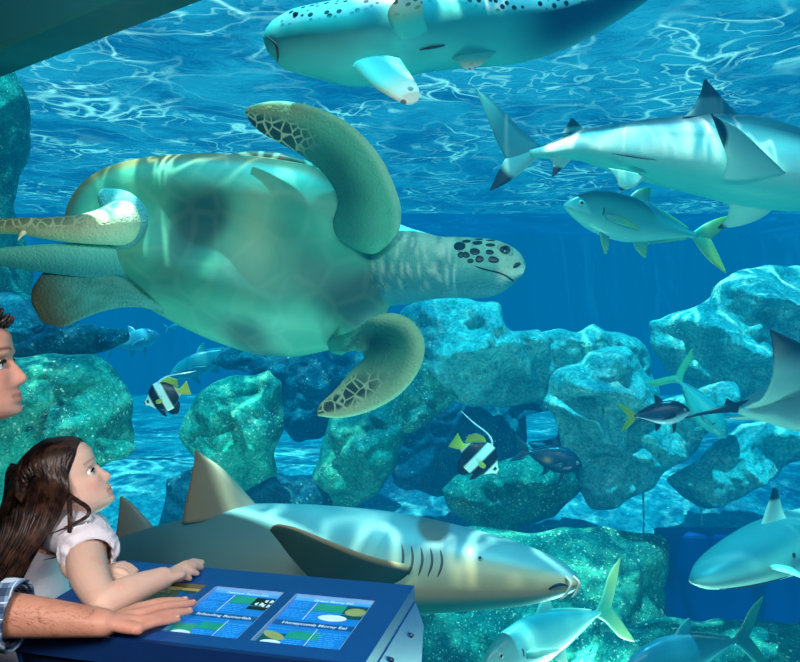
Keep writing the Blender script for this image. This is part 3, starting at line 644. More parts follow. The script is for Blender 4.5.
addfin('pectoral_fin', s2, M['skin_shark'], [W(760,572,3.3),W(752,585,3.4),W(742,598,3.46)], [W(790,566,3.35),W(778,582,3.42),W(748,599,3.46)], .012, tipc(lin('#6fb0ac'), lin('#0d2a33'), .8, .9)) if False else None
addfin('tail_fin', s2, M['skin_shark'], pts(4.2, (935,492),(960,470),(985,445)), pts(4.2, (945,500),(965,488),(988,447)), .01, tipc(gr))
addeye(s2, b2.at(.30, 12), b2.nor(.30, 12), .010)
V, F = tubem([b2.at(t, -38, .001) for t in (.07, .14, .22, .30)], [.001, .004, .004, .001], n=8); obj('mouth', V, F, M['gillshade'], s2)
slits(b2, s2, .46, .52, 4, -10, 25, .004, M['gillshade'])
# eagle ray
ra = thing('eagle_ray', 'pale grey ray with one dark wing raised at right edge, thin black tail trailing left', 'ray', W(800, 400, 3.6))
rb = Body([(738,409,3.72,3,5,5),(752,408,3.71,8,8,20),(775,405,3.68,14,13,40),(805,402,3.62,18,16,58),(840,400,3.56,19,16,56),(875,400,3.5,15,13,36),(905,402,3.45,10,9,22),(922,404,3.43,3,3,8)], N=60, m=40, roll=20)
V, F, c, mk = rb.mesh(lambda t, sn, cs, p: mixc(lin('#b9d8d2'), lin('#8aa9ac'), ss(.2, .8, sn))); obj('ray_body', V, F, M['skin_shark'], ra, c)
addfin('wing', ra, M['skin_shark'], [W(872,396,3.5),W(850,380,3.42),W(825,360,3.36),W(798,342,3.34),(W(771,329,3.36))], [W(744,408,3.66),W(762,398,3.58),W(772,376,3.48),W(773,352,3.40),W(770,331,3.36)], .03, lambda s, k, sg: mixc(mixc(lin('#b4cfca'), lin('#7f9ca0'), ss(.1, .5, s)), lin('#101d24'), ss(.52, .86, s + .10*(1-k))), n=36, m=22)
addfin('wing', ra, M['skin_shark'], [W(870,404,3.55),W(850,412,3.72),W(830,420,3.9),W(812,424,4.05)], [W(722,419,3.80),W(745,420,3.85),W(775,422,3.95),W(806,424.5,4.05)], .02, lambda s, k, sg: mixc(lin('#c6dfd8'), lin('#a5c5c0'), s), n=26)
V, F = tubem([W(x, y, 3.72) for x, y in ((768,400),(745,406),(725,409),(705,413),(680,418),(662,419)) ], [(.012,.018),(.012,.026),(.010,.018),(.006,.008),(.004,.005),(.0015,.002)], n=12); obj('tail', V, F, simple('black_ray_tail', lin('#0d1a20'), .5, .3), ra)
addfin('dorsal_fin', ra, M['skin_shark'], pts(3.72, (744,404),(734,402),(727,398)), pts(3.72, (720,411),(724,405),(726,399)), .008, lambda s, k, sg: lin('#0d1a20'))

# ---- bony fish from one plan: x 0 (snout) to 1 (tail root), y in body lengths
JACK = dict(x=[0,.03,.08,.18,.32,.48,.64,.80,.92,1.0], u=[.012,.05,.095,.15,.178,.175,.135,.075,.032,.022], d=[.012,.04,.075,.125,.165,.165,.125,.068,.03,.022], w=[.01,.03,.05,.075,.085,.08,.06,.035,.02,.012])
DISC = dict(x=[0,.05,.12,.22,.36,.52,.68,.82,.93,1.0], u=[.015,.06,.12,.27,.40,.42,.36,.24,.11,.07], d=[.015,.05,.09,.20,.32,.38,.36,.25,.10,.07], w=[.012,.03,.05,.075,.085,.08,.065,.04,.025,.014])
def fish(name, label, cat, snout, root, Ys, Yr, colf, deep=1., plan=JACK, tail=None, group=None, finc=None, tailc=None, fins=('dorsal', 'anal', 'pectoral', 'pelvic'), roll=0., eye=(.1, .03, .022), iris=lin('#c8d8c0'), mat=None, lobes=.24, bend=0., N=44):
    A, B = W(*snout, Ys), W(*root, Yr); X = B - A; L = np.linalg.norm(X); X /= L
    up = np.array([0, 0, 1.]); up = nrm(up - (up @ X)*X); sd = np.array([0, -1., 0]); sd = nrm(sd - (sd @ X)*X - (sd @ up)*up)
    r = math.radians(roll); up, sd = up*math.cos(r) + sd*math.sin(r), sd*math.cos(r) - up*math.sin(r)
    Lp = np.hypot(root[0]-snout[0], root[1]-snout[1])*(Ys+Yr)/1600       # apparent length sets the depth
    k = Lp*deep
    P = lambda x, y, z=0.: A + X*L*x + up*k*y + sd*(k*z + bend*L*math.sin(math.pi*x))
    m = mat or M['skin_fish']; root_ = thing(name, label, cat, (A+B)/2, group)
    V, c = [], []; mm = 32
    for i in range(N):
        x = i/(N-1); x = x + .04*math.sin(2*math.pi*x)*-.5
        u_, d_, w_ = [max(.004, float(catv)) for catv in (interp(plan['x'], plan['u'], x), interp(plan['x'], plan['d'], x), interp(plan['x'], plan['w'], x))]
        for j in range(mm):
            a = 2*math.pi*j/mm; sn, cs = math.sin(a), math.cos(a)
            y = (u_ if sn > 0 else d_)*math.copysign(abs(sn)**.9, sn); V.append(P(x, y, w_*cs*abs(cs)**-.1 if abs(cs) > 1e-6 else 0)); c.append(colf(x, y, sn))
    F = grid_faces(N, mm, flip=True); V += [P(-.004, 0), P(1.004, 0)]; c += [c[0], c[-1]]; q = len(V)
    F += [(j, (j+1) % mm, q-2) for j in range(mm)] + [((N-1)*mm + (j+1) % mm, (N-1)*mm + j, q-1) for j in range(mm)]
    obj('fish_body', V, F, m, root_, np.array(c))
    fc_ = finc or (lambda s, k, sg: colf(.6, .2, .5)); tc = tailc or fc_
    def pf(name, lead, trail, th=.01, cf=fc_, z=0.): return addfin(name, root_, m, [P(*q) for q in lead], [P(*q) for q in trail], th*k, cf, n=16, m=8, side=sd)
    if tail is not False:
        l = lobes
        pf('tail_fin', [(.96,.02),(1.04,.10),(1.14,l),(1.27,l*1.35)], [(.97,-.03),(1.08,-.02),(1.16,l*.38),(1.27,l*1.28)], .012, tc)
        pf('tail_fin', [(.96,-.02),(1.04,-.10),(1.14,-l),(1.27,-l*1.35)], [(.97,.03),(1.08,.02),(1.16,-l*.38),(1.27,-l*1.28)], .012, tc)
    h = lambda x: float(interp(plan['x'], plan['u'], x)); g = lambda x: float(interp(plan['x'], plan['d'], x))
    if 'dorsal' in fins:
        pf('dorsal_fin', [(.44,h(.44)-.02),(.50,h(.5)+.06),(.58,h(.56)+.12)], [(.62,h(.62)-.02),(.60,h(.6)+.02),(.60,h(.56)+.115)]); pf('dorsal_ridge', [(.58,h(.58)+.02),(.75,h(.75)+.025),(.93,h(.93)+.015)], [(.58,h(.58)-.02),(.75,h(.75)-.02),(.93,h(.93)-.01)], .006)
    if 'anal' in fins:
        pf('anal_fin', [(.52,-g(.52)+.02),(.56,-g(.56)-.05),(.63,-g(.6)-.11)], [(.68,-g(.68)+.02),(.65,-g(.65)-.01),(.65,-g(.6)-.105)]); pf('anal_ridge', [(.64,-g(.64)-.02),(.78,-g(.78)-.022),(.93,-g(.93)-.012)], [(.64,-g(.64)+.02),(.78,-g(.78)+.02),(.93,-g(.93)+.01)], .006)
    if 'pectoral' in fins: pf('pectoral_fin', [(.27,.0,.08),(.38,-.01,.115),(.52,-.07,.115)], [(.27,-.05,.08),(.36,-.07,.11),(.51,-.08,.115)], .008)
    if 'pelvic' in fins: pf('pelvic_fin', [(.26,-g(.26)+.02,.03),(.29,-g(.3)-.06,.04),(.33,-g(.3)-.13,.04)], [(.34,-g(.34)+.02,.03),(.35,-g(.34)-.04,.04),(.345,-g(.3)-.125,.04)], .008)
    if eye:
        ex, ey, er = eye; wz = float(interp(plan['x'], plan['w'], ex))
        addeye(root_, P(ex, ey, wz*.93), sd, er*k, iris)
        V, F = tubem([P(.235 + .02*math.sin(q*3.1), -.10 + .2*q, float(interp(plan['x'], plan['w'], .24))*(1-.3*abs(2*q-1))*1.0) for q in np.linspace(0, 1, 7)], [.002*k, .006*k, .007*k, .007*k, .007*k, .005*k, .002*k], n=6, sub=2)
        obj('gill_cover', V, F, M['gillshade'] if iris is not None and len(iris) and iris[0] > .1 else M['dark'], root_)
    return root_, P
def jackcol(back, side, bel): return lambda x, y, sn: mixc(mixc(bel, side, ss(-.7, .0, sn)), back, ss(.2, .9, sn))
jf = lambda c1, c2: (lambda s, k, sg: mixc(c1, c2, ss(.1, .8, s)))
GJ = 'silver trevallies'
fish('trevally', 'silver-teal trevally with yellow-green tail under the large blacktip shark, facing left', 'fish', (564,205), (697,236), 3.9, 4.05, jackcol(lin('#1e6f80'), lin('#4fb4b8'), lin('#7fd2cc')), 1.0, group=GJ, finc=jf(lin('#4aa6a6'), lin('#7cc48a')), tailc=jf(lin('#5fb48e'), lin('#a8c860')), lobes=.17)
fish('trevally', 'bright silver trevally at the bottom, below the nurse shark\'s snout, head down to the left', 'fish', (484,664), (600,612), 2.75, 3.05, jackcol(lin('#3f9fae'), lin('#8fd6d6'), lin('#dff6f0')), 1.12, group=GJ, finc=jf(lin('#6fc0bc'), lin('#c8eedd')), tailc=jf(lin('#4fae92'), lin('#c5dc9c')), lobes=.24, roll=-6)
fish('trevally', 'shadowed dark teal trevally cut by the bottom edge at lower right', 'fish', (624,672), (738,640), 2.9, 3.05, jackcol(lin('#1d6680'), lin('#2f8496'), lin('#4fa6ae')), 1.1, group=GJ, finc=jf(lin('#247486'), lin('#2f8a94')), tailc=jf(lin('#1f7076'), lin('#2f8a78')), lobes=.22)
fish('trevally', 'pale cyan trevally behind the ray\'s tail, diving right with its tail up', 'fish', (726,438), (680,381), 4.3, 4.4, jackcol(lin('#2aa0ae'), lin('#3fc4c8'), lin('#58d8d4')), 1.0, group=GJ, finc=jf(lin('#3fb4b6'), lin('#2a94a0')), tailc=jf(lin('#4fc4a4'), lin('#5fc08a')), lobes=.30, roll=0)
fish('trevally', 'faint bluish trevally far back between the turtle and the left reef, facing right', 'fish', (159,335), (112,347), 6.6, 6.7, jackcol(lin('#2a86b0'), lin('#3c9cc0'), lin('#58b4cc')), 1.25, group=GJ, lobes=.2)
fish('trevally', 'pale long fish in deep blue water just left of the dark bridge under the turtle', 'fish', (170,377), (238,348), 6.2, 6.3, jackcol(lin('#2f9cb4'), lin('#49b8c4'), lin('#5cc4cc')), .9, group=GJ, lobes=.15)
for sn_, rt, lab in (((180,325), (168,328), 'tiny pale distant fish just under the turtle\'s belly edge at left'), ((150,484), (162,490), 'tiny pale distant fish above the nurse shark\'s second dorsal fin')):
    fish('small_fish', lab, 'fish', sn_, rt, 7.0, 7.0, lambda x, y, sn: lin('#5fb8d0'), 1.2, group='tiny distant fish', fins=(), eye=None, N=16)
fish('surgeonfish', 'small dark navy fish with silver belly and yellow tail beside the ray\'s tail', 'fish', (690,411), (634,416), 3.5, 3.55, lambda x, y, sn: mixc(mixc(lin('#9fb8c8'), lin('#1d3a58'), ss(-.6, .0, sn + .9*(x-.25))), lin('#0a1626'), ss(.0, .7, sn)), 1.25, finc=jf(lin('#0c1a28'), lin('#10222c')), tailc=jf(lin('#8a9a30'), lin('#6d9a3a')), lobes=.16)
fish('surgeonfish', 'dark shaded surgeonfish with an orange spot right of the second bannerfish', 'fish', (582,466), (527,452), 4.35, 4.4, lambda x, y, sn: mixc(lin('#0e3850'), lin('#c98a50'), math.exp(-(((x-.62)/.07)**2 + ((y+.03)/.035)**2))), 1.35, finc=jf(lin('#0e3448'), lin('#12465a')), lobes=.14)
# bannerfish
def bancol(x, y, sn):
    xs = x + .16*y
    c = lin('#eef4f2') + 0
    if x < .09: c = mixc(lin('#2a3438'), c, ss(.02, .06, x))
    b1 = ss(.20, .24, xs)*ss(.47, .43, xs); b2 = ss(.62, .66, xs)*ss(.92, .88, xs)
    c = mixc(c, lin('#c8bf2e'), ss(.90, .93, xs)*ss(-.1, .1, y+.1))
    c = mixc(c, lin('#a8a830'), b1*.0); c = mixc(c, lin('#090d12'), max(b1, b2))
    if abs(x-.12) < .03 and abs(y-.03) < .04: c = lin('#141a1e')
    return c
def banner(label, snout, root, Y, deep, fil, roll=0.):
    r, P = fish('bannerfish', label, 'fish', snout, root, Y, Y+.02, bancol, deep, plan=DISC, tail=False, fins=(), eye=(.13, .035, .03), iris=lin('#1a2226'), group='striped bannerfish')
    m = M['skin_fish']; k = deep*np.hypot(root[0]-snout[0], root[1]-snout[1])*Y/800
    yel = lambda s, k_, sg: mixc(lin('#c9c430'), lin('#8a9a2c'), s)
    A = lambda nm, a, b, cf: addfin(nm, r, m, [P(*q) for q in a], [P(*q) for q in b], .012*k, cf, n=14, m=8)
    A('dorsal_fin', [(.58,.38),(.72,.46),(.88,.42),(1.02,.30)], [(.62,.30),(.76,.26),(.88,.18),(.97,.10)], yel)
    A('anal_fin', [(.46,-.34),(.60,-.50),(.72,-.52)], [(.84,-.2),(.86,-.32),(.76,-.5)], lambda s, k_, sg: lin('#0a0e12'))
    A('tail_fin', [(.97,.07),(1.10,.13),(1.22,.20)], [(.97,-.07),(1.10,-.13),(1.22,-.18)], yel)
    A('pelvic_fin', [(.26,-.2),(.34,-.40),(.42,-.50)], [(.42,-.28),(.44,-.40),(.44,-.50)], lambda s, k_, sg: lin('#0a0e12'))
    A('pectoral_fin', [(.32,-.02,.09),(.42,.0,.11),(.50,-.03,.12)], [(.32,-.10,.09),(.42,-.12,.11),(.49,-.09,.12)], lambda s, k_, sg: lin('#b8b040'))
    V, F = tubem([P(.46, .38)] + [W(x, y, Y) for x, y in fil], [.028*k, .024*k] + [.016*k]*(len(fil)-2) + [.005*k], n=8, sub=4); obj('banner_filament', V, F, simple('white_filament', lin('#d5e8ee'), .5, .3), r)
banner('black and white bannerfish facing left by the left reef pillar, yellow rear fins', (144,404), (181,391), 3.9, 1.0, [(164,378),(172,375),(186,373),(196,371)])
banner('black and white bannerfish facing down right in front of the dark central reef', (499,473), (461,446), 3.9, .98, [(492,441),(487,433),(474,423),(461,411)])
# ------------------------------------------------------------------ info console
TH, PHI = .2668, .0790
CU = np.array([math.cos(TH), -math.sin(TH), 0]); CH = np.array([-math.sin(TH), -math.cos(TH), 0])
CV = CH*math.cos(PHI) + np.array([0, 0, -1])*math.sin(PHI)               # down the sloping desk, towards the viewer
CN = nrm(np.cross(CV, CU)); CN = CN if CN[2] > 0 else -CN
CO = W(214.6, 588, 1.75)
def desk(u, v, h=0.): return CO + CU*u + CV*v + CN*h
def ondesk(px, py, h=0.):
    h = h + .0075; r = np.array([(px-400)/800, 1, -(py-331)/800]); e = np.array([0, 0, CZ]); o = CO + CN*h
    return e + r*(((o - e) @ CN)/(r @ CN))
con = thing('info_console', 'blue visitor info console with sloping top and lit fish guide screens beside the girl', 'console', desk(.1, .1, -.84))
blue = simple('blue_console_paint', lin('#0d4f98'), .42, .45, .06, 30, .04)
bright = simple('light_blue_side_paint', lin('#145fae'), .42, .45, .08, 12, .04)
navy = simple('dark_navy_front', lin('#0a1c40'), .5, .4, .1, 10)
U0, U1, V0, V1 = -.30, .428, -.092, .262
SC = [(-.185, -.018), (.003, .166), (.191, .368)]                       # screens: u ranges
SV0, SV1 = -.002, .222
def plate(u0, u1, v0, v1, h0, h1):
    return boxm(desk((u0+u1)/2, (v0+v1)/2, (h0+h1)/2), CU*(u1-u0)/2, CV*(v1-v0)/2, CN*(h1-h0)/2)
parts = [plate(U0, U1, V0, SV0, -.03, .006), plate(U0, U1, SV1, V1, -.03, .006)]
ed = [U0] + [q for s in SC for q in s] + [U1]
for i in range(0, len(ed), 2): parts.append(plate(ed[i], ed[i+1], SV0, SV1, -.03, .006))
V, F = joinm(parts); obj('desk_top', V, F, blue, con, smooth=False)
def side(v, z): return desk(U1, v) * np.array([1, 1, 0]) + np.array([0, 0, z])
zb0 = desk(0, V0)[2]; zf0 = desk(0, V1)[2]
prof = [(V0, zb0-.03), (V0-.075, zb0-.105), (V0-.05, zb0-.20), (V0+.02, zb0-.24), (V0+.02, .03), (V1-.04, .03), (V1-.04, zf0-.14), (V1, zf0-.03)]
def dz(u, v, z): return (desk(u, v)*np.array([1, 1, 0])) + np.array([0, 0, CZ*0 + z])
V, F = prism([dz(U0+.012, v, z) for v, z in prof], CU*(U1-U0-.024)); obj('cabinet_body', V, F, navy, con, smooth=False)
for u, w_ in ((U0, .012), (U1-.012, .014)):
    V, F = prism([dz(u, v, z) for v, z in prof], CU*w_); sp = obj('side_panel', V, F, bright, con, smooth=False)
    if u > 0:
        for v, z in ((V0+.045, zb0-.085), (V0+.20, zb0-.075), (V0+.0, zb0-.17)):
            c0 = dz(u + w_, v, z); V, F = tubem([c0, c0 + CU*.004], [.005, .0045], n=12, sub=2); obj('bolt', V, F, simple('bolt_steel', lin('#35506e'), .35, .5, metal=.6), sp)
V, F = boxm(desk(.06, .09)*np.array([1,1,0]) + np.array([0,0,.02]), CU*.40, CH*.2, (0,0,.02)); obj('plinth', V, F, navy, con, smooth=False)
for v in (V1,):
    V, F = boxm(desk((U0+U1)/2, V1+.004, -.02), CU*(U1-U0)/2, CV*.006, CN*.025); obj('front_lip', V, F, simple('shadow_blue_lip', lin('#0b2f66'), .45, .4), con, smooth=False)
def glow(name, col, e=.55, var=.0):
    t = NT(name); v = t.objc(); nz = t.noise(30, 3, vec=v); c = t.mix(1., col, t.math('MULTIPLY_ADD', nz, .5, .75), 'MULTIPLY')
    t.bsdf(c, .25, .5, None, **{'Emission Color': c, 'Emission Strength': e}); return t.m
gm = {k: glow('screen_'+k, lin(h), e) for k, h, e in (('blue', '#1173c8', .5), ('pale', '#2f9be0', .55), ('green', '#17907a', .45), ('white', '#b8e0f6', .45), ('deep', '#0b4c8c', .4), ('olive', '#7f9a62', .45), ('black', '#06141c', .1), ('dim', '#4a4636', .12), ('gold', '#a8985a', .2), ('teal', '#0c4d55', .25))}
def flat(u0, u1, v0, v1, h, m, name, par):
    V = [desk(u0, v0, h), desk(u1, v0, h), desk(u1, v1, h), desk(u0, v1, h)]; return obj(name, V, [(0, 3, 2, 1)], m, par, smooth=False)
def oval(u, v, ru, rv, h, m, name, par, rot=0.):
    P = []
    for a in np.linspace(0, 2*math.pi, 28, endpoint=False):
        x, y = ru*math.cos(a), rv*math.sin(a); P.append(desk(u + x*math.cos(rot) - y*math.sin(rot), v + x*math.sin(rot) + y*math.cos(rot), h))
    return obj(name, P, [tuple(range(28))[::-1]], m, par, smooth=False)
Rm = Matrix((CU, -CV, CN)).transposed().to_4x4()
def text(s, u, v, size, m, par, h=.0012, align='LEFT'):
    c = bpy.data.curves.new('title', 'FONT'); c.body = s; c.size = size; c.align_x = align; c.extrude = 0; c.offset = size*.012; c.materials.append(m)
    o = bpy.data.objects.new('lettering', c); COL.objects.link(o); o.parent = par
    dg = bpy.context.evaluated_depsgraph_get(); me = bpy.data.meshes.new_from_object(o.evaluated_get(dg)); bpy.data.objects.remove(o)
    o = bpy.data.objects.new('lettering', me); COL.objects.link(o); o.parent = par
    o.matrix_basis = Matrix.Translation(Vector(desk(u, v, h) - origin_of(par))) @ Rm
    return o
def lines(u0, u1, v, n, par, pitch=.0075, m='pale', seed=0):
    r = np.random.default_rng(seed); parts = []
    for i in range(n):
        u = u0
        e = u0 + (u1-u0)*r.uniform(.7, 1)
        while u < e:
            w_ = r.uniform(.004, .013); parts.append(plate(u, min(u+w_, e), v + i*pitch, v + i*pitch + .0015, -.0034, -.0030)); u += w_ + .003
    V, F = joinm(parts); return obj('text_lines', V, F, gm[m], par, smooth=False)
def screen(k):
    u0, u1 = SC[k]; p = flat(u0, u1, SV0, SV1, -.004, gm['blue'] if k else gm['teal'], 'screen', con)
    fr = joinm([plate(u0, u1, SV0, SV0+.003, -.01, .004), plate(u0, u0+.003, SV0, SV1, -.01, .004), plate(u1-.003, u1, SV0, SV1, -.01, .004), plate(u0, u1, SV1-.003, SV1, -.01, .004)])
    V, F = fr; obj('screen_rim', V, F, simple('pale_screen_rim', lin('#7fb4dc') if k else lin('#6a6a50'), .3, .5), p, smooth=False)
    return p, u0, u1
h = .0003
def H(x): return x - .004
p0, a, b = screen(0)
flat(a+.004, b-.004, .004, .018, H(.0006), gm['gold'], 'heading_strip', p0)
flat(a+.004, b-.05, .03, .16, H(.0006), gm['dim'], 'photo_area', p0); flat(b-.046, b-.006, .03, .075, H(.0006), gm['deep'], 'photo_area', p0)
lines(a+.01, b-.06, .02, 3, p0, seed=5, m='gold')
def fishpanel(k, t1, t2, kind):
    p, a, b = screen(k); mid = (a+b)/2
    flat(a+.003, b-.003, .001, .014, H(.0006), gm['pale'], 'heading_strip', p)
    text(t1, mid+.0, .0125, .0125, gm['white'], p, H(.0014), 'CENTER')
    flat(a+.06, b-.052, .020, .055, H(.0005), gm['green'], 'range_map', p); flat(a+.052, b-.060, .150, .180, H(.0005), gm['green'], 'range_map', p)
    flat(a+.003, b-.003, .108, .130, H(.0005), gm['deep'], 'title_band', p)
    text(t2, mid, .1245, .0145, gm['white'], p, H(.0014), 'CENTER')
    for u_, v0, v1 in ((a+.055, .018, .10), (a+.10, .135, .215)): flat(u_, u_+.0015, v0, v1, H(.0009), gm['white'], 'divider_line', p)
    for v_ in (.060, .146): flat(a+.004, b-.006, v_, v_+.0014, H(.0009), gm['pale'], 'divider_line', p)
    for i, (x0, x1, v_, n) in enumerate(((a+.006, a+.05, .022, 4), (a+.06, a+.105, .064, 5), (a+.006, a+.05, .066, 4), (a+.05, a+.095, .186, 4), (a+.105, b-.01, .150, 8))): lines(x0, x1, v_ - .0, n, p, seed=k*10+i)
    q = flat(b-.054, b-.006, .018 if kind else .020, .078, H(.0007), gm['black'] if not kind else gm['teal'], 'fish_photo', p)
    if not kind:
        for i, (du, dv) in enumerate(((-.036, .050), (-.020, .034), (-.018, .056))):
            oval(b+du, dv, .010, .008, H(.001), gm['white'], 'printed_fish', p); flat(b+du-.003, b+du+.002, dv-.008, dv+.008, H(.0013), gm['black'], 'printed_stripe', p)
    else:
        oval(b-.028, .046, .022, .018, H(.001), gm['olive'], 'printed_fish', p); oval(b-.065, .082, .030, .0145, H(.0013), gm['white'], 'caption_badge', p); lines(b-.084, b-.046, .078, 2, p, seed=77, m='deep')
        oval(a+.028, .176, .028, .012, H(.001), gm['olive'], 'printed_fish', p, .5)
    flat(a+.004, a+.05, .165, .217, H(.0006), gm['teal'] if kind else gm['green'], 'fish_photo', p)
    oval(a+.033, .205, .021, .011, H(.0013), gm['white'], 'caption_badge', p); V = lines(a+.018, a+.046, .202, 1, p, seed=78, m='deep')
fishpanel(1, 'Pennant Bannerfish', 'Schooling Bannerfish', 0)
fishpanel(2, 'Green Moray Eel', 'Honeycomb Moray Eel', 1)

# ------------------------------------------------------------------ people
def skinmat(name, blotch, hair=False):
    t = NT(name); v = t.objc(); base = t.n('ShaderNodeAttribute', attribute_name='Col').outputs['Color']
    n1 = t.noise(26, 4, vec=v); c = t.mix(t.math('MULTIPLY', t.sstep(.45, .75, n1), .3), base, blotch, 'MULTIPLY')
    b = t.bsdf(c, .48, .35, t.bump(t.noise(210, 3, vec=v), .12, .002))
    b.inputs['Subsurface Weight'].default_value = .08; b.inputs['Subsurface Radius'].default_value = (.012, .005, .003); b.inputs['Subsurface Scale'].default_value = .6
    return t.m
HZ = [0, .03, .08, .15, .22, .30, .40, .50, .58, .70, .80, .90, .96, 1.0]
def headm(H, org, R, child=False, n=96, m=110):
    """head in local units (x forward, y left, z up, chin to crown = 1)"""
    f = [.27, .365, .392, .386, .380, .375, .372, .368, .392, .392, .355, .25, .14, .0]
    b = [.0, -.03, -.08, -.16, -.25, -.32, -.37, -.41, -.43, -.44, -.42, -.33, -.22, -.03]
    w = [.06, .15, .205, .25, .275, .292, .305, .315, .325, .335, .325, .265, .18, .03]
    if child: f = [.25, .345, .375, .375, .378, .378, .374, .368, .392, .405, .375, .27, .15, .0]; w = [.05, .13, .19, .25, .285, .305, .315, .318, .325, .34, .335, .275, .19, .03]
    V = []
    G = lambda d, s: math.exp(-(d/s)**2)
    for i in range(n):
        z = .5 - .5*math.cos(math.pi*i/(n-1))
        fz, bz, wz = interp(HZ, f, z), interp(HZ, b, z), interp(HZ, w, z)
        cx_ = (fz+bz)/2; rx = (fz-bz)/2
        for j in range(m):
            a = 2*math.pi*j/m; ca, sa = math.cos(a), math.sin(a)
            e = .88; x = cx_ + rx*math.copysign(abs(ca)**e, ca); y = wz*math.copysign(abs(sa)**e, sa)
            if ca > 0:
                k = .8 if child else 1.0
                nose = interp([.20, .255, .275, .30, .335, .37, .42, .48, .53, .58], [0, .015, .06, .105, .118, .095, .066, .032, .012, 0], z)*(.78 if child else 1.05)
                sw = interp([.25, .31, .36, .45, .55], [.075, .075, .06, .045, .05], z)
                nose *= (.92 if child else .86); x += nose*math.exp(-(abs(y)/sw)**2.2)
                lips = (.036*G(z-.205, .020) + .034*G(z-.150, .022) - .012*G(z-.178, .010) - .018*G(z-.105, .022) - .006*G(z-.24, .015))*(.85 if child else 1)
                x += lips*G(y, .105); x += .022*G(z-.05, .045)*G(y, .09)*k
                x += -.050*G(z-.475, .045)*(G(y-.145, .075) + G(y+.145, .075)) + .024*k*G(z-.565, .030)*(G(y-.14, .10) + G(y+.14, .10)) * (.4 if child else 1)
                x += .018*G(z-.36, .07)*(G(y-.19, .08) + G(y+.19, .08))
                x += -.015*G(z-.535, .02)*G(y, .05)
            V.append((x, y, z))
    F = grid_faces(n, m, flip=False); F.append(tuple(range(m))[::-1]); F.append(tuple(range((n-1)*m, n*m)))
    V = np.array([org + R @ (np.array(v)*H) for v in V])
    L = lambda x, y, z: org + R @ (np.array([x, y, z])*H)
    D = lambda x, y, z: R @ (np.array([x, y, z])*H)
    parts = [(V, F)]
    for s in (1, -1):
        ex, ez = (.03, .39) if child else (-.02, .41)
        rim = [L(ex + .075*math.cos(q) + .02*math.sin(q), s*(.315 + .05*max(0, -math.cos(q)) + .012), ez + .125*math.sin(q)) for q in np.radians([-120, -70, -20, 30, 70, 110, 150, 190, 225])]
        rim = [L(ex - .075*math.cos(q)*(1 if math.sin(q) > -.2 else .75) - .018*math.sin(q), s*(.318 + .055*(.5 + .5*math.cos(q))), ez + .13*math.sin(q)) for q in np.radians([-150, -110, -80, -50, -10, 30, 70, 110, 150, 170])]
        parts.append(tubem(rim, [.016*H, .024*H, .032*H, .026*H, .02*H, .02*H, .021*H, .02*H, .016*H, .012*H], n=10, sub=3))
        parts.append(ellm(L(ex, s*.315, ez+.01), D(.062, s*.035, 0), D(0, s*.018, 0), D(0, 0, .10), 16, 8))
        parts.append(ellm(L(ex+.055, s*.325, ez-.01), D(.018, 0, 0), D(0, .02, 0), D(0, 0, .032), 10, 6))
    return parts, L, D
def rot(pitch, yaw=0., roll=0.):
    a, b, c = map(math.radians, (pitch, yaw, roll))
    Rz = np.array([[math.cos(b), -math.sin(b), 0], [math.sin(b), math.cos(b), 0], [0, 0, 1]])
    Ry = np.array([[math.cos(a), 0, -math.sin(a)], [0, 1, 0], [math.sin(a), 0, math.cos(a)]])
    Rx = np.array([[1, 0, 0], [0, math.cos(c), -math.sin(c)], [0, math.sin(c), math.cos(c)]])
    return Rz @ Ry @ Rx
def fuse(name, parts, vox, mat, parent, colf, smooth=4):
    V, F = joinm(parts); tmp = obj(name, V, F, mat, parent)
    r = tmp.modifiers.new('r', 'REMESH'); r.mode = 'VOXEL'; r.voxel_size = vox; r.adaptivity = 0
    s_ = tmp.modifiers.new('s', 'SMOOTH'); s_.factor = .5; s_.iterations = smooth
    dg = bpy.context.evaluated_depsgraph_get(); me = bpy.data.meshes.new_from_object(tmp.evaluated_get(dg))
    tmp.modifiers.clear(); old = tmp.data; tmp.data = me; bpy.data.meshes.remove(old)
    if not me.materials: me.materials.append(mat)
    n = len(me.vertices); co_ = np.empty(n*3, np.float32); me.vertices.foreach_get('co', co_)
    Vw = co_.reshape(-1, 3) + origin_of(tmp)
    c = np.ones((n, 4), np.float32); c[:, :3] = colf(Vw)
    a = me.color_attributes.new('Col', 'FLOAT_COLOR', 'POINT'); a.data.foreach_set('color', c.ravel())
    me.polygons.foreach_set('use_smooth', [True]*len(me.polygons)); return tmp
def facecol(Vw, L, H, org, R, skin, lip, brow, cheek, bw=.85):
    q = (Vw - org) @ R / H; x, y, z = q[:, 0], q[:, 1], q[:, 2]
    c = np.tile(skin, (len(Vw), 1)).astype(float)
    def mixin(col, w): 
        nonlocal c
        c = c*(1-w[:, None]) + np.asarray(col)*w[:, None]
    front = (x > .2) & (x < .7) & (np.abs(y) < .4) & (z > -.05) & (z < 1.05)
    g = lambda d, s: np.exp(-(d/s)**2)
    mixin(cheek, front*.5*g(z-.33, .09)*(g(y-.2, .1) + g(y+.2, .1)))
    mixin(lip, front*(g(z-.178, .04)**1)*(np.abs(y) < .125)*.75*(x > .33))
    mixin(brow, front*g(z-.600 + .9*(np.abs(y)-.13)**2, .017)*(np.abs(y) > .05)*(np.abs(y) < .235)*bw)
    ear = (np.abs(y) > .33) & (z > .25) & (z < .6) & (x > -.2) & (x < .1)
    mixin(cheek, ear*.45)
    return c
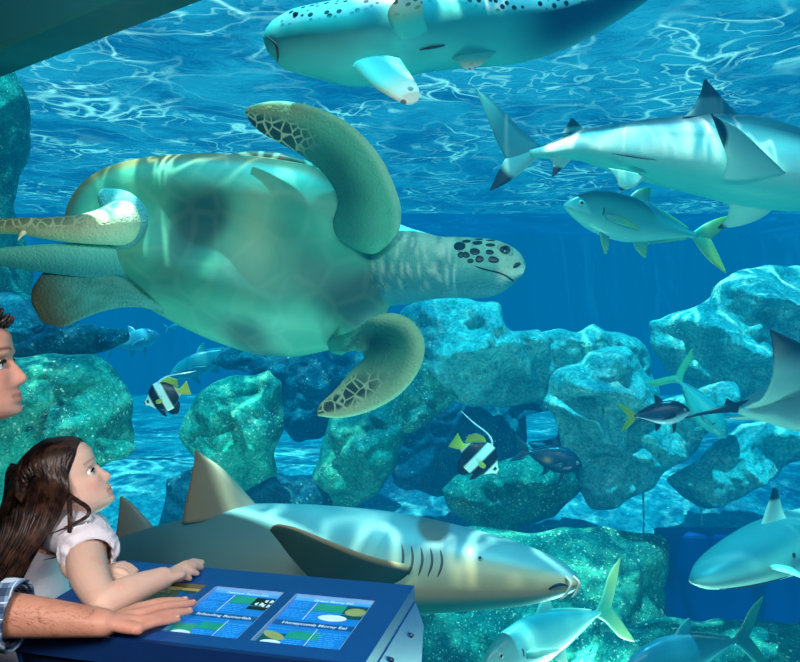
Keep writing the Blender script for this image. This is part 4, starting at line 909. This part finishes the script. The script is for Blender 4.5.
def hand(side, wrist, knuck, tips, base_r, thumb, tip_r=None, up=CN, wr=.03, mids=None):
    """palm plus five bent fingers. knuck/tips: index..little"""
    parts = []
    kc = np.mean(knuck, axis=0)
    parts.append(tubem([wrist*1.12 - kc*.12, wrist*.8 + kc*.2, wrist*.45 + kc*.55], [(base_r*2.1, base_r*1.75), (base_r*2.5, base_r*1.5), (base_r*2.7, base_r*1.2)], n=18, ref=up))
    for K in knuck:
        parts.append(tubem([wrist*.92 + kc*.08, wrist*.55 + K*.45, K], [(base_r*1.05, base_r*1.0), (base_r*1.2, base_r*1.15), (base_r*1.08, base_r*1.08)], n=14, ref=up))
    for i, (K, T) in enumerate(zip(knuck, tips)):
        r = base_r*(.93, 1., .95, .82)[i]
        m1 = mids[i][0] if mids else K*.58 + T*.42 + up*base_r*.35
        m2 = mids[i][1] if mids else K*.27 + T*.73 + up*base_r*.15
        parts.append(tubem([K - (T-K)*.08, K*.8 + T*.2 + up*base_r*.22, m1, m2, T], [r*1.02, r*.95, r*.96, r*.84, r*.66], n=12, sub=5))
    parts.append(tubem(thumb, [base_r*1.25, base_r*1.2, base_r*1.0, base_r*.8], n=12, sub=5))
    return parts
CHL, CHS = lin('#e9bfae'), lin('#efcbbb')
# ---- girl
YG = 1.90
Hg = .198; Rg = rot(27, 13, 0)
og = W(117, 497, YG) - Rg @ (np.array([.40, 0, .05])*Hg)
girl = thing('person', 'girl with long dark brown hair in white shirt, looking up, arms on the console', 'person', (og[0]-.05, og[1], .0))
hp, Lg, Dg = headm(Hg, og, Rg, True)
M['girl_skin'] = skinmat('fair_skin', lin('#f0b8a8'))
nape = Lg(-.12, 0, .16); chest = np.array([-.875, 1.93, .955]); belly_ = np.array([-.905, 1.93, .80]); hip = np.array([-.935, 1.94, .63])
sR, sL = W(86, 541, 1.815), np.array([-.80, 2.03, .935])
neckb = np.array([-.835, 1.93, 1.0])
eR = ondesk(104, 604, .027); wR = ondesk(163, 578, .032)
parts = list(hp)
parts.append(tubem([Lg(-.06, 0, .22), nape*.5 + neckb*.5 + np.array([.008, 0, 0]), neckb, chest + np.array([0, 0, .01])], [(.046, .046), (.042, .042), (.047, .048), (.06, .06)], n=22))
parts.append(tubem([neckb + np.array([.0, 0, -.02]), chest*.6 + neckb*.4, chest*.3 + belly_*.7 + np.array([0, 0, .05]), belly_, hip, hip + np.array([0, 0, -.06])], [(.07, .055), (.105, .075), (.105, .078), (.100, .080), (.108, .088), (.10, .085)], n=28, ref=(1, 0, 0)))
parts.append(tubem([neckb + np.array([-.02, -.03, -.02]), sR + np.array([-.015, .01, .005])], [.045, .044], n=18)); parts.append(tubem([neckb + np.array([-.02, .03, -.02]), sL], [.045, .042], n=18))
parts.append(tubem([sR, sR*.5 + eR*.5 + np.array([-.01, -.008, 0]), eR], [.043, .041, .031], n=20))
parts.append(tubem([eR, eR*.62 + wR*.38 + np.array([0, 0, .004]), wR], [.031, .032, .0235], n=20))
kn = [ondesk(183, 568.5, .030) + np.array([0, .024, 0]), ondesk(185, 569, .028) + np.array([0, .008, 0]), ondesk(184, 571, .024) - np.array([0, .006, 0]), ondesk(182, 574, .020) - np.array([0, .018, 0])]
tp = [ondesk(199, 566, .008) + np.array([0, .03, 0]), ondesk(200, 569, .008) + np.array([0, .012, 0]), ondesk(197.5, 573, .008) + np.array([0, -.004, 0]), ondesk(190, 578.5, .008)]
parts += hand('R', wR, kn, tp, .0105, [wR*.7 + kn[0]*.3 + np.array([0, .015, -.004]), wR*.4 + kn[0]*.6 + np.array([.01, .03, -.006]), kn[0] + np.array([.005, .035, -.008]), kn[0] + np.array([.020, .038, -.011])])
eL = ondesk(76, 572, .05) + np.array([-.02, .05, 0]); wL = ondesk(103, 569, .026)
parts.append(tubem([sL, sL*.45 + eL*.55 + np.array([-.01, .01, 0]), eL], [.042, .038, .033], n=18)); parts.append(tubem([eL + np.array([-.0, 0, 0]), eL*.5 + wL*.5, wL], [.033, .029, .023], n=18))
kl = [wL + np.array([.038, dy, .004 - abs(dy)*.1]) for dy in (-.022, -.008, .008, .022)]
tl_ = [wL + np.array([.068, dy*1.0, -.010]) for dy in (-.022, -.008, .008, .022)]
parts += hand('L', wL, kl, tl_, .0095, [wL + np.array([.012, -.02, -.002]), wL + np.array([.030, -.032, -.006]), wL + np.array([.045, -.034, -.010]), wL + np.array([.058, -.03, -.012])], up=np.array([0, 0, 1.]))
for dy in (-.06, .06):
    parts.append(tubem([hip + np.array([0, dy, -.02]), hip + np.array([.02, dy, -.28]), hip + np.array([0, dy*1.05, -.55])], [.082, .056, .04], n=18)); parts.append(tubem([hip + np.array([-.02, dy*1.05, -.585]), hip + np.array([.10, dy*1.2, -.60])], [.028, .024], n=14))
fuse('body', parts, .0026, M['girl_skin'], girl, lambda Vw: facecol(Vw, Lg, Hg, og, Rg, lin('#e6bca9'), lin('#c4716c'), lin('#6a4c3c'), lin('#e59f90'), .55), 5)
eyew = vcol('eyeball', .15, .6, 0, 5, 0)
def eyes(par, L, D, R, H):
    for s in (1, -1):
        c0 = L(.280, s*.143, .470); r = .058*H; V, F = ellm(c0, R @ np.array([0, r, 0]), R @ np.array([0, 0, r]), R @ np.array([r, 0, 0]), 22, 18)
        q = ((V - c0) @ R)/r; ang = np.degrees(np.arccos(np.clip(q[:, 0], -1, 1)))
        c = np.where(ang[:, None] < 12, lin('#0a0806'), np.where(ang[:, None] < 27, lin('#3a2416'), lin('#e8e2dc')))
        obj('eye', V, F, eyew, par, c)
        P = [L(.352 - .030*((t)**2), s*(.145 + .075*t), .497 - .018*t*t) for t in np.linspace(-1, 1, 9)]
        V, F = tubem(P, np.array([.3, .8, 1, 1.1, 1.1, 1.1, 1, .8, .3])*.013*H, n=8, sub=2); obj('eyelashes', V, F, simple('dark_lashes', lin('#1c120e'), .6, .2), par)
eyes(girl, Lg, Dg, Rg, Hg)
cloth = simple('white_cotton', lin('#e6dfe8'), .85, .2, .05, 60, .25)
V, F = tubem([neckb + np.array([.004, 0, .022]), neckb + np.array([0, 0, -.02]), chest*.6 + neckb*.4, chest*.3 + belly_*.7 + np.array([0, 0, .05]), belly_, hip + np.array([0, 0, .03]), hip + np.array([0, 0, -.04])], [(.053, .053), (.078, .064), (.114, .084), (.116, .087), (.116, .092), (.122, .102), (.130, .108)], n=56, sub=10, ref=(1, 0, 0), caps=False)
V = np.array([v + .006*np.array([noise.noise(Vector(v*9)), noise.noise(Vector(v*9 + 5)), 0]) + .002*np.array([math.sin(v[2]*60 + v[1]*40), 0, 0]) for v in V]); F = F[:-2]
shp = [(V, F), tubem([neckb + np.array([-.018, -.02, .0]), sR + np.array([-.012, .008, .006])], [.056, .054], n=30), tubem([neckb + np.array([-.018, .02, .0]), sL], [.056, .052], n=30)]
ax = eR - sR; ax /= np.linalg.norm(ax)
def sleeve(s, e, off):
    a = nrm(e - s); return tubem([neckb*.35 + s*.65 + np.array([-.006, 0, .0]), s + np.array([-.004, off*.004, .004]), s + a*.03, s + a*.058, s + a*.072, s + a*.078], [.052, .060, .063, .062, .054, .0465], n=48, sub=8, caps=False)
for s, e, o_ in ((sR, eR, -1), (sL, eL, 1)):
    V, F = sleeve(s, e, o_); F = F[:-2]
    V = np.array([v + .0035*nrm(v - s)*math.sin(18*math.atan2((v-s)[1] + (v-s)[0], (v-s)[2] + .5*(v-s)[0]) + 9*noise.noise(Vector(v*20)))*(1.2 if k > len(V)*.55 else .4) for k, v in enumerate(V)])
    shp.append((V, F))
V, F = joinm(shp); so = obj('shirt', V, F, cloth, girl); sm = so.modifiers.new('thick', 'SOLIDIFY'); sm.thickness = .003; sm.offset = 1
V, F = tubem([sR + ax*.076, sR + ax*.082], [.0475, .0475], n=40, sub=3, caps=False); V = np.array([v + .0018*math.sin(i*2.4)*nrm(v - sR) for i, v in enumerate(V)]); obj('sleeve_cuff', V, F[:-2], cloth, girl)
V, F = joinm([tubem([hip + np.array([0, 0, .02]), hip + np.array([0, 0, -.06])], [(.115, .096), (.115, .096)], n=28, ref=(1, 0, 0))] + [tubem([hip + np.array([0, dy, -.03]), hip + np.array([.02, dy, -.28]), hip + np.array([0, dy*1.05, -.52])], [.090, .064, .048], n=22) for dy in (-.06, .06)])
obj('trousers', V, F, simple('blue_denim', lin('#27405f'), .85, .2, .15, 120, .2), girl)
for dy in (-.063, .063):
    V, F = tubem([hip + np.array([-.045, dy, -.59]), hip + np.array([.03, dy*1.1, -.585]), hip + np.array([.115, dy*1.2, -.60])], [(.032, .040), (.036, .040), (.030, .026)], n=18, ref=(0, 0, 1)); obj('shoe', V, F, simple('pale_canvas_shoe', lin('#b9b3c0'), .8, .2), girl)
# hair
def hairmat(name, c0, c1):
    t = NT(name); v = t.objc(); u = t.n('ShaderNodeAttribute', attribute_name='Col').outputs['Color']
    st = t.noise(55, 3, vec=v); c = t.mix(t.sstep(.35, .7, st), c0, c1); c = t.mix(1., c, u, 'MULTIPLY')
    b = t.bsdf(c, .46, .4, None); b.inputs['Anisotropic'].default_value = .6; return t.m
hm = hairmat('dark_brown_hair', lin('#1a0f0c'), lin('#4a2f24'))
def onhead(th, ph, k):   # th from crown, ph around (0 front, + left)
    return th, ph, k
def hp_(x, z, s, k=1.07):
    """point of the hair surface above the head at local x, z on side s"""
    f_, b_, w_ = interp(HZ, [.25,.345,.375,.375,.378,.378,.374,.368,.392,.405,.375,.27,.15,.02], z), interp(HZ, [.0,-.03,-.08,-.16,-.25,-.32,-.37,-.41,-.43,-.44,-.42,-.33,-.22,-.05], z), interp(HZ, [.05,.13,.19,.25,.285,.305,.315,.318,.325,.34,.335,.275,.19,.05], z)
    c_, r_ = (f_+b_)/2, (f_-b_)/2; q = np.clip((x-c_)/r_, -.97, .97); return np.array([x*1.03 - .01, s*w_*math.sqrt(1-q*q)*k + s*.012, z*1.03 - .0])
strands, hc = [], []
rs = np.random.default_rng(11)
def strand(P, r, flat_=.5, n=6):
    V, F = tubem(P, [(r*a, r*a*flat_) for a in np.interp(np.linspace(0, 1, len(P)), [0, .15, .7, 1], [.7, 1, .9, .25])], n=n, sub=4, ref=(0, -.6, .8)); strands.append((V, F)); hc.append(np.full(len(V), rs.uniform(.65, 1.35)))
for s in (-1, 1):
    K = 170 if s < 0 else 70
    for i in range(K):
        t = (i + rs.uniform(-.4, .4))/(K-1); t = min(max(t, 0), 1)
        x0 = .335 - .68*t                                     # root along the parting
        z0 = float(np.interp(x0, [-.40, -.2, 0, .15, .27, .36], [.78, .93, .985, .965, .90, .80])); kk = rs.uniform(1.06, 1.13)
        xs = [x0, x0 - .05 - .02*(1-t), x0*.72 - .10, x0*.40 - .20, x0*.22 - .27]
        zs = [z0, z0 - .07, z0*.80 - .02, .54, .34]
        pl = [np.array([x0, s*.02, z0 + .03])] + [hp_(max(a_, -.42), b_, s, kk) for a_, b_ in zip(xs[1:], zs[1:])]
        P = [og + Rg @ (q*Hg) for q in pl]
        e = P[-1]; spread = t
        tx = e[0] - .020 - .10*spread + rs.uniform(-.012, .012); ty_ = e[1] + s*.005 + rs.uniform(-.02, .02)
        ln = rs.uniform(.18, .25)
        if s < 0:
            sx = float(np.clip(t + rs.uniform(-.10, .10), 0, 1)); yb = rs.uniform(562, 604); jy = rs.uniform(-.007, .010)
            P = P[:3] + [W(67 - 53*sx, 487 - 17*sx, 1.790 + .07*max(0., sx-.35) + jy), W(60 - 54*sx, 511 - 5*sx, 1.797 + .05*sx + jy), W(46 - 46*sx, 536, 1.782 + .03*sx + jy), W(25 - 38*sx + rs.uniform(-5, 5) - .35*(yb-562), yb, 1.772 + .02*sx + jy)]
        else:
            tgt = W(rs.uniform(-60, -10), rs.uniform(555, 600), 1.95); P += [e*.6 + tgt*.4 + np.array([-.03, .0, .012]), tgt]
        strand(P, rs.uniform(.0042, .0072))
for i in range(80):                                           # back of the head
    a_ = rs.uniform(-1, 1); P = [og + Rg @ (q*Hg) for q in (np.array([-.12, a_*.05, 1.02]), np.array([-.30, a_*.16, .93]), np.array([-.44, a_*.24, .74]), np.array([-.47, a_*.26, .55]), np.array([-.45, a_*.26, .35]))]
    e = P[-1]; tgt = W(rs.uniform(-60, -5), rs.uniform(560, 605), 1.92 + .05*a_); P = P[:4] + [W(rs.uniform(11, 22), rs.uniform(463, 488), e[1]), W(rs.uniform(1, 12), 510, e[1]), tgt]; strand(P, rs.uniform(.008, .012))
# stray locks over the shoulder and in front of the ear
for px in ([(60,478),(68,492),(78,500),(86,505),(90,511),(86,518),(74,524),(58,531),(44,536)], [(58,470),(66,484),(70,500),(71,520),(69,540),(60,555),(44,560)], [(60,480),(67,495),(69,515),(68,540),(66,552)], [(62,490),(78,502),(87,508),(88,514),(80,520),(64,527)]):
    strand([W(x, y, float(np.interp(y, [470, 495, 515], [1.825, 1.80, 1.755]))) for x, y in px], .0036, .8, 6)
V, F = joinm(strands); cc = np.concatenate(hc)
hair = obj('hair', V, F, hm, girl, np.stack([cc]*3, 1))
cap = []; n1, n2 = 30, 48                                      # dense under-layer so no scalp shows
cv = []
for i in range(n1):
    z = 1.035 - .72*i/(n1-1)
    for j in range(n2):
        a = math.pi*(j/(n2-1))*1.0; sx = math.cos(a)
        zz = min(max(z/1.03, .0), .995); f_ = interp(HZ, [.25,.345,.375,.375,.378,.378,.374,.368,.392,.405,.375,.27,.15,.02], zz); b_ = interp(HZ, [.0,-.03,-.08,-.16,-.25,-.32,-.37,-.41,-.43,-.44,-.42,-.33,-.22,-.05], zz); w_ = interp(HZ, [.05,.13,.19,.25,.285,.305,.315,.318,.325,.34,.335,.275,.19,.05], zz)
        front = float(np.interp(z, [.3, .42, .52, .62, .74, .86, .95, 1.03], [-.10, -.03, .06, .15, .27, .335, .27, .13]))
        # around the back, from one side's hairline to the other
        c_, r_ = (f_+b_)/2, (f_-b_)/2; q0 = math.acos(np.clip((front-c_)/r_, -1, 1)); ang = q0 + (2*math.pi - 2*q0)*j/(n2-1)
        cv.append(og + Rg @ (np.array([c_ + (r_+.004)*math.cos(ang), (w_+.004)*math.sin(ang), z])*Hg))
obj('hair_underlayer', cv, grid_faces(n1, n2, closed=False), hm, girl, np.full((len(cv), 3), .8)).modifiers.new('thick', 'SOLIDIFY').thickness = .004

# ---- man
Hm = .236; Rm_ = rot(8, 13, 0); YM = 1.64
om = W(24.5, 410, YM) - Rm_ @ (np.array([.415, 0, .05])*Hm)
man = thing('person', 'man at the left edge in profile, plaid sleeve, hand flat on the console', 'person', (om[0]-.35, om[1], 0))
mp, Lm, Dm = headm(Hm, om, Rm_, False)
M['man_skin'] = skinmat('ruddy_skin', lin('#d89a86'))
nb_ = Lm(-.16, 0, -.16); mch = nb_ + np.array([-.22, -.06, -.15]); mbe = mch + np.array([-.13, -.04, -.22]); mhi = mbe + np.array([-.12, -.02, -.19])
mR, mL = nb_ + np.array([-.15, -.20, -.06]), nb_ + np.array([-.28, .13, -.06])
wM = ondesk(103, 623, .029); eM = W(-95, 606, 1.50); 
parts = list(mp)
parts.append(tubem([Lm(-.06, 0, .2), Lm(-.1, 0, .02), nb_, mch*.3 + nb_*.7], [.064, .060, .064, .08], n=24))
parts.append(tubem([nb_ + np.array([-.02, 0, -.03]), mch*.6 + nb_*.4, mch, mbe, mhi, mhi + np.array([-.02, 0, -.09])], [(.12, .07), (.18, .10), (.185, .115), (.165, .11), (.175, .12), (.16, .12)], n=30, ref=(1, 0, 0)))
for s_ in (mR, mL): parts.append(tubem([nb_ + np.array([-.03, (s_-nb_)[1]*.3, -.03]), s_], [.06, .058], n=18))
parts.append(tubem([mR, mR*.5 + eM*.5 + np.array([-.02, 0, 0]), eM], [.058, .052, .044], n=22))
parts.append(tubem([eM, eM*.72 + wM*.28, eM*.4 + wM*.6, wM], [(.044, .046), (.046, .048), (.038, .040), (.030, .026)], n=24))
eL2 = mL + np.array([-.02, .02, -.28]); wL2 = eL2 + np.array([.03, .02, -.23])
parts.append(tubem([mL, eL2], [.056, .043], n=18)); parts.append(tubem([eL2, wL2], [.043, .029], n=18))
parts += hand('L', wL2, [wL2 + np.array([dy, .01, -.085]) for dy in (.03, .01, -.01, -.03)], [wL2 + np.array([dy, .0, -.165]) for dy in (.03, .01, -.01, -.03)], .0105, [wL2 + np.array([.02, 0, -.02]), wL2 + np.array([.045, -.01, -.05]), wL2 + np.array([.052, -.02, -.08]), wL2 + np.array([.05, -.025, -.105])], up=np.array([0, 1., 0]))
kM = [ondesk(141, 607.5, .022), ondesk(145, 613, .026), ondesk(145, 621, .025), ondesk(138, 629, .021)]
tM = [ondesk(186, 600, .009), ondesk(193.5, 603, .009), ondesk(190, 611, .009), ondesk(178.5, 619, .009)]
parts += hand('R', wM, kM, tM, .0112, [ondesk(114, 620, .018), ondesk(127, 615, .014), ondesk(139, 610, .010), ondesk(150, 609, .009)])
for dy in (-.10, .10):
    parts.append(tubem([mhi + np.array([-.01, dy, -.06]), mhi + np.array([.03, dy, -.42]), np.array([mhi[0]-.02, mhi[1]+dy, .09])], [.095, .065, .045], n=18)); parts.append(tubem([np.array([mhi[0]-.05, mhi[1]+dy, .05]), np.array([mhi[0]+.15, mhi[1]+dy*1.2, .035])], [.04, .032], n=14))
def mancol(Vw):
    c = facecol(Vw, Lm, Hm, om, Rm_, lin('#dc9c88'), lin('#b8746a'), lin('#2a1a14'), lin('#cf8a78'))
    q = (Vw - om) @ Rm_ / Hm
    beard = ((q[:, 2] < .27) & (q[:, 2] > -.02) & (q[:, 0] > -.05) & (q[:, 0] < .6))*.16
    c = c*(1-beard[:, None]) + lin('#8a6a60')*beard[:, None]
    sc = (q[:, 2] > .40) & (q[:, 0] < np.interp(q[:, 2], [.3, .45, .6, .72, .8, .9, 1], [-.16, -.12, .0, .18, .33, .48, .5])) & (q[:, 2] < 1.1) & (np.abs(q[:, 1]) < .40) & ~((np.abs(q[:, 1]) > .30) & (q[:, 2] < .58) & (q[:, 0] > -.16))
    c[sc] = lin('#1c1410')
    arm = ss(-.5, -.62, Vw[:, 0])*(Vw[:, 2] < 1.05); a = np.array([noise.noise(Vector((float(v[0])*60, float(v[1])*160, float(v[2])*160))) for v in Vw]) if False else 0
    c = c*(1 - .35*arm[:, None]) + lin('#b57a5c')*.35*arm[:, None]
    return c
fuse('body', parts, .0032, M['man_skin'], man, mancol, 4)
eyes(man, Lm, Dm, Rm_, Hm)
# finger nails
for nm, K, T, r in (('m', kM, tM, .0068),):
    for k, t in zip(K, T):
        d = nrm(t - k); c0 = t - d*.002 + CN*.0058; V, F = ellm(c0, d*.0065, np.cross(CN, d)*.0048, CN*.0016, 12, 6); obj('fingernail', V, F, simple('fingernail', lin('#e6bfb0'), .3, .5), man)
# short arm hairs
av = []; rh = np.random.default_rng(3)
for i in range(900):
    t = rh.uniform(.30, .97); c0 = eM*(1-t) + wM*t; d = nrm(wM - eM); a = rh.uniform(-.6, 2.4)
    sd, up_ = nrm(np.cross(d, (0, 0, 1))), np.array([0, 0, 1.]); rad = np.interp(t, [0, .28, .6, 1], [.045, .047, .039, .028])
    nn = sd*math.cos(a) + up_*math.sin(a); p = c0 + nn*rad*.98; q = p + nn*.005 + d*rh.uniform(.006, .012) + np.cross(d, nn)*rh.uniform(-.005, .005)
    w_ = np.cross(nrm(q-p), nn)*.00035; av.append(([p - w_, p + w_, q], [(0, 1, 2)]))
V, F = joinm(av); o = obj('arm_hair', V, F, simple('brown_arm_hair', lin('#94664a'), .5, .3), man); o['kind'] = 'stuff'
t = NT('blue_plaid_cotton'); v = t.objc(); sp = t.n('ShaderNodeSeparateXYZ', i={0: v})
def band(sock, per, lo, hi): 
    m_ = t.math('FRACT', t.math('MULTIPLY', sock, 1/per)); return t.math('MULTIPLY', t.math('GREATER_THAN', m_, lo), t.math('LESS_THAN', m_, hi))
diag = t.math('ADD', sp.outputs[0], t.math('MULTIPLY', sp.outputs[2], .25)); 
c = t.mix(t.math('MULTIPLY', band(diag, .030, .1, .5), .6), lin('#7f9cc0'), lin('#16294a')); c = t.mix(t.math('MULTIPLY', band(sp.outputs[2], .026, .2, .6), .65), c, lin('#0f1f3c')); c = t.mix(band(diag, .030, .72, .80), c, lin('#d2e2f2')); c = t.mix(band(sp.outputs[2], .026, .80, .88), c, lin('#d2e2f2'))
t.bsdf(c, .85, .2, t.bump(t.noise(300, 2, vec=v), .2, .002)); plaid = t.m
d = nrm(wM - eM); cuff = eM + d*((W(21, 612, 1.52) - eM) @ d)
slv = [tubem([nb_*.3 + mR*.7, mR, mR*.5 + eM*.5 + np.array([-.02, 0, 0]), eM + np.array([-.008, 0, 0])], [.072, .075, .069, .062], n=36, sub=8), tubem([eM - d*.02, eM + d*.05, cuff - d*.02, cuff], [.058, .062, .058, .056], n=36, sub=8, caps=False), tubem([mL + np.array([0, 0, .0]), eL2, wL2 - nrm(wL2-eL2)*.02], [.07, .056, .045], n=28, sub=6)]
for s_ in (mR, mL): slv.append(tubem([nb_ + np.array([-.04, (s_-nb_)[1]*.25, -.035]), s_], [.070, .070], n=30))
slv.append(tubem([mch + np.array([.0, 0, .02]), mR*.5 + mch*.5], [.08, .075], n=24)); slv.append(tubem([mch + np.array([.0, 0, .02]), mL*.5 + mch*.5], [.08, .075], n=24))
slv.append(tubem([nb_ + np.array([-.01, 0, .0]), nb_ + np.array([-.02, 0, -.03]), mch*.6 + nb_*.4, mch, mbe, mhi, mhi + np.array([-.02, 0, -.06])], [(.085, .075), (.135, .085), (.195, .115), (.20, .13), (.18, .128), (.19, .138), (.195, .14)], n=40, sub=6, ref=(1, 0, 0), caps=False))
slv[1] = (slv[1][0], slv[1][1][:-2]); slv[-1] = (slv[-1][0], slv[-1][1][:-2])
V, F = joinm(slv); so = obj('shirt', V, F, plaid, man); sm = so.modifiers.new('thick', 'SOLIDIFY'); sm.thickness = .004; sm.offset = 1
V, F = tubem([cuff - d*.028, cuff - d*.012, cuff + d*.004], [.060, .0615, .060], n=36, sub=5, caps=False); o = obj('rolled_cuff', V, F[:-2], plaid, man); o.modifiers.new('thick', 'SOLIDIFY').thickness = .006
V, F = joinm([tubem([mhi + np.array([0, 0, .01]), mhi + np.array([-.02, 0, -.1])], [(.18, .128), (.18, .13)], n=28, ref=(1, 0, 0))] + [tubem([mhi + np.array([-.01, dy, -.05]), mhi + np.array([.03, dy, -.42]), np.array([mhi[0]-.02, mhi[1]+dy, .10])], [.105, .078, .062], n=22) for dy in (-.10, .10)])
obj('trousers', V, F, simple('charcoal_trousers', lin('#23262c'), .85, .2, .15, 120, .2), man)
for dy in (-.10, .10):
    V, F = tubem([np.array([mhi[0]-.085, mhi[1]+dy, .048]), np.array([mhi[0]+.02, mhi[1]+dy*1.05, .05]), np.array([mhi[0]+.17, mhi[1]+dy*1.2, .034])], [(.042, .046), (.048, .048), (.038, .032)], n=18, ref=(0, 0, 1)); obj('shoe', V, F, simple('brown_leather_shoe', lin('#3a261a'), .4, .4), man)
mh, mc = [], []
for i in range(640):                                           # short hair
    ph = rs.uniform(-math.pi, math.pi); z = rs.uniform(.30, 1.0)
    f_, b_, w_ = interp(HZ, [.27,.365,.392,.386,.380,.375,.372,.368,.392,.392,.355,.25,.14,0], z), interp(HZ, [0,-.03,-.08,-.16,-.25,-.32,-.37,-.41,-.43,-.44,-.42,-.33,-.22,-.03], z), interp(HZ, [.06,.15,.205,.25,.275,.292,.305,.315,.325,.335,.325,.265,.18,.03], z)
    x, y = (f_+b_)/2 + (f_-b_)/2*math.cos(ph), w_*math.sin(ph)
    if x > np.interp(z, [.3, .45, .6, .72, .8, .9, 1], [-.16, -.10, .03, .22, .37, .5, .5]): continue
    p = np.array([x, y, z]); nn = nrm(np.array([x - (f_+b_)/2, y, (z-.5)*.7])); fl = np.array([.25 if z > .75 else -.15, 0, .25 if z > .75 else -.5])
    P = [om + Rm_ @ (q*Hm) for q in (p, p + nn*.035 + fl*.06, p + nn*.045 + fl*.18)]
    V, F = tubem(P, [.008, .0075, .002], n=5, sub=2); mh.append((V, F)); mc.append(np.full(len(V), rs.uniform(.7, 1.3)))
V, F = joinm(mh); cc = np.concatenate(mc); obj('hair', V, F, hairmat('black_brown_hair', lin('#120c0a'), lin('#30211a')), man, np.stack([cc]*3, 1))
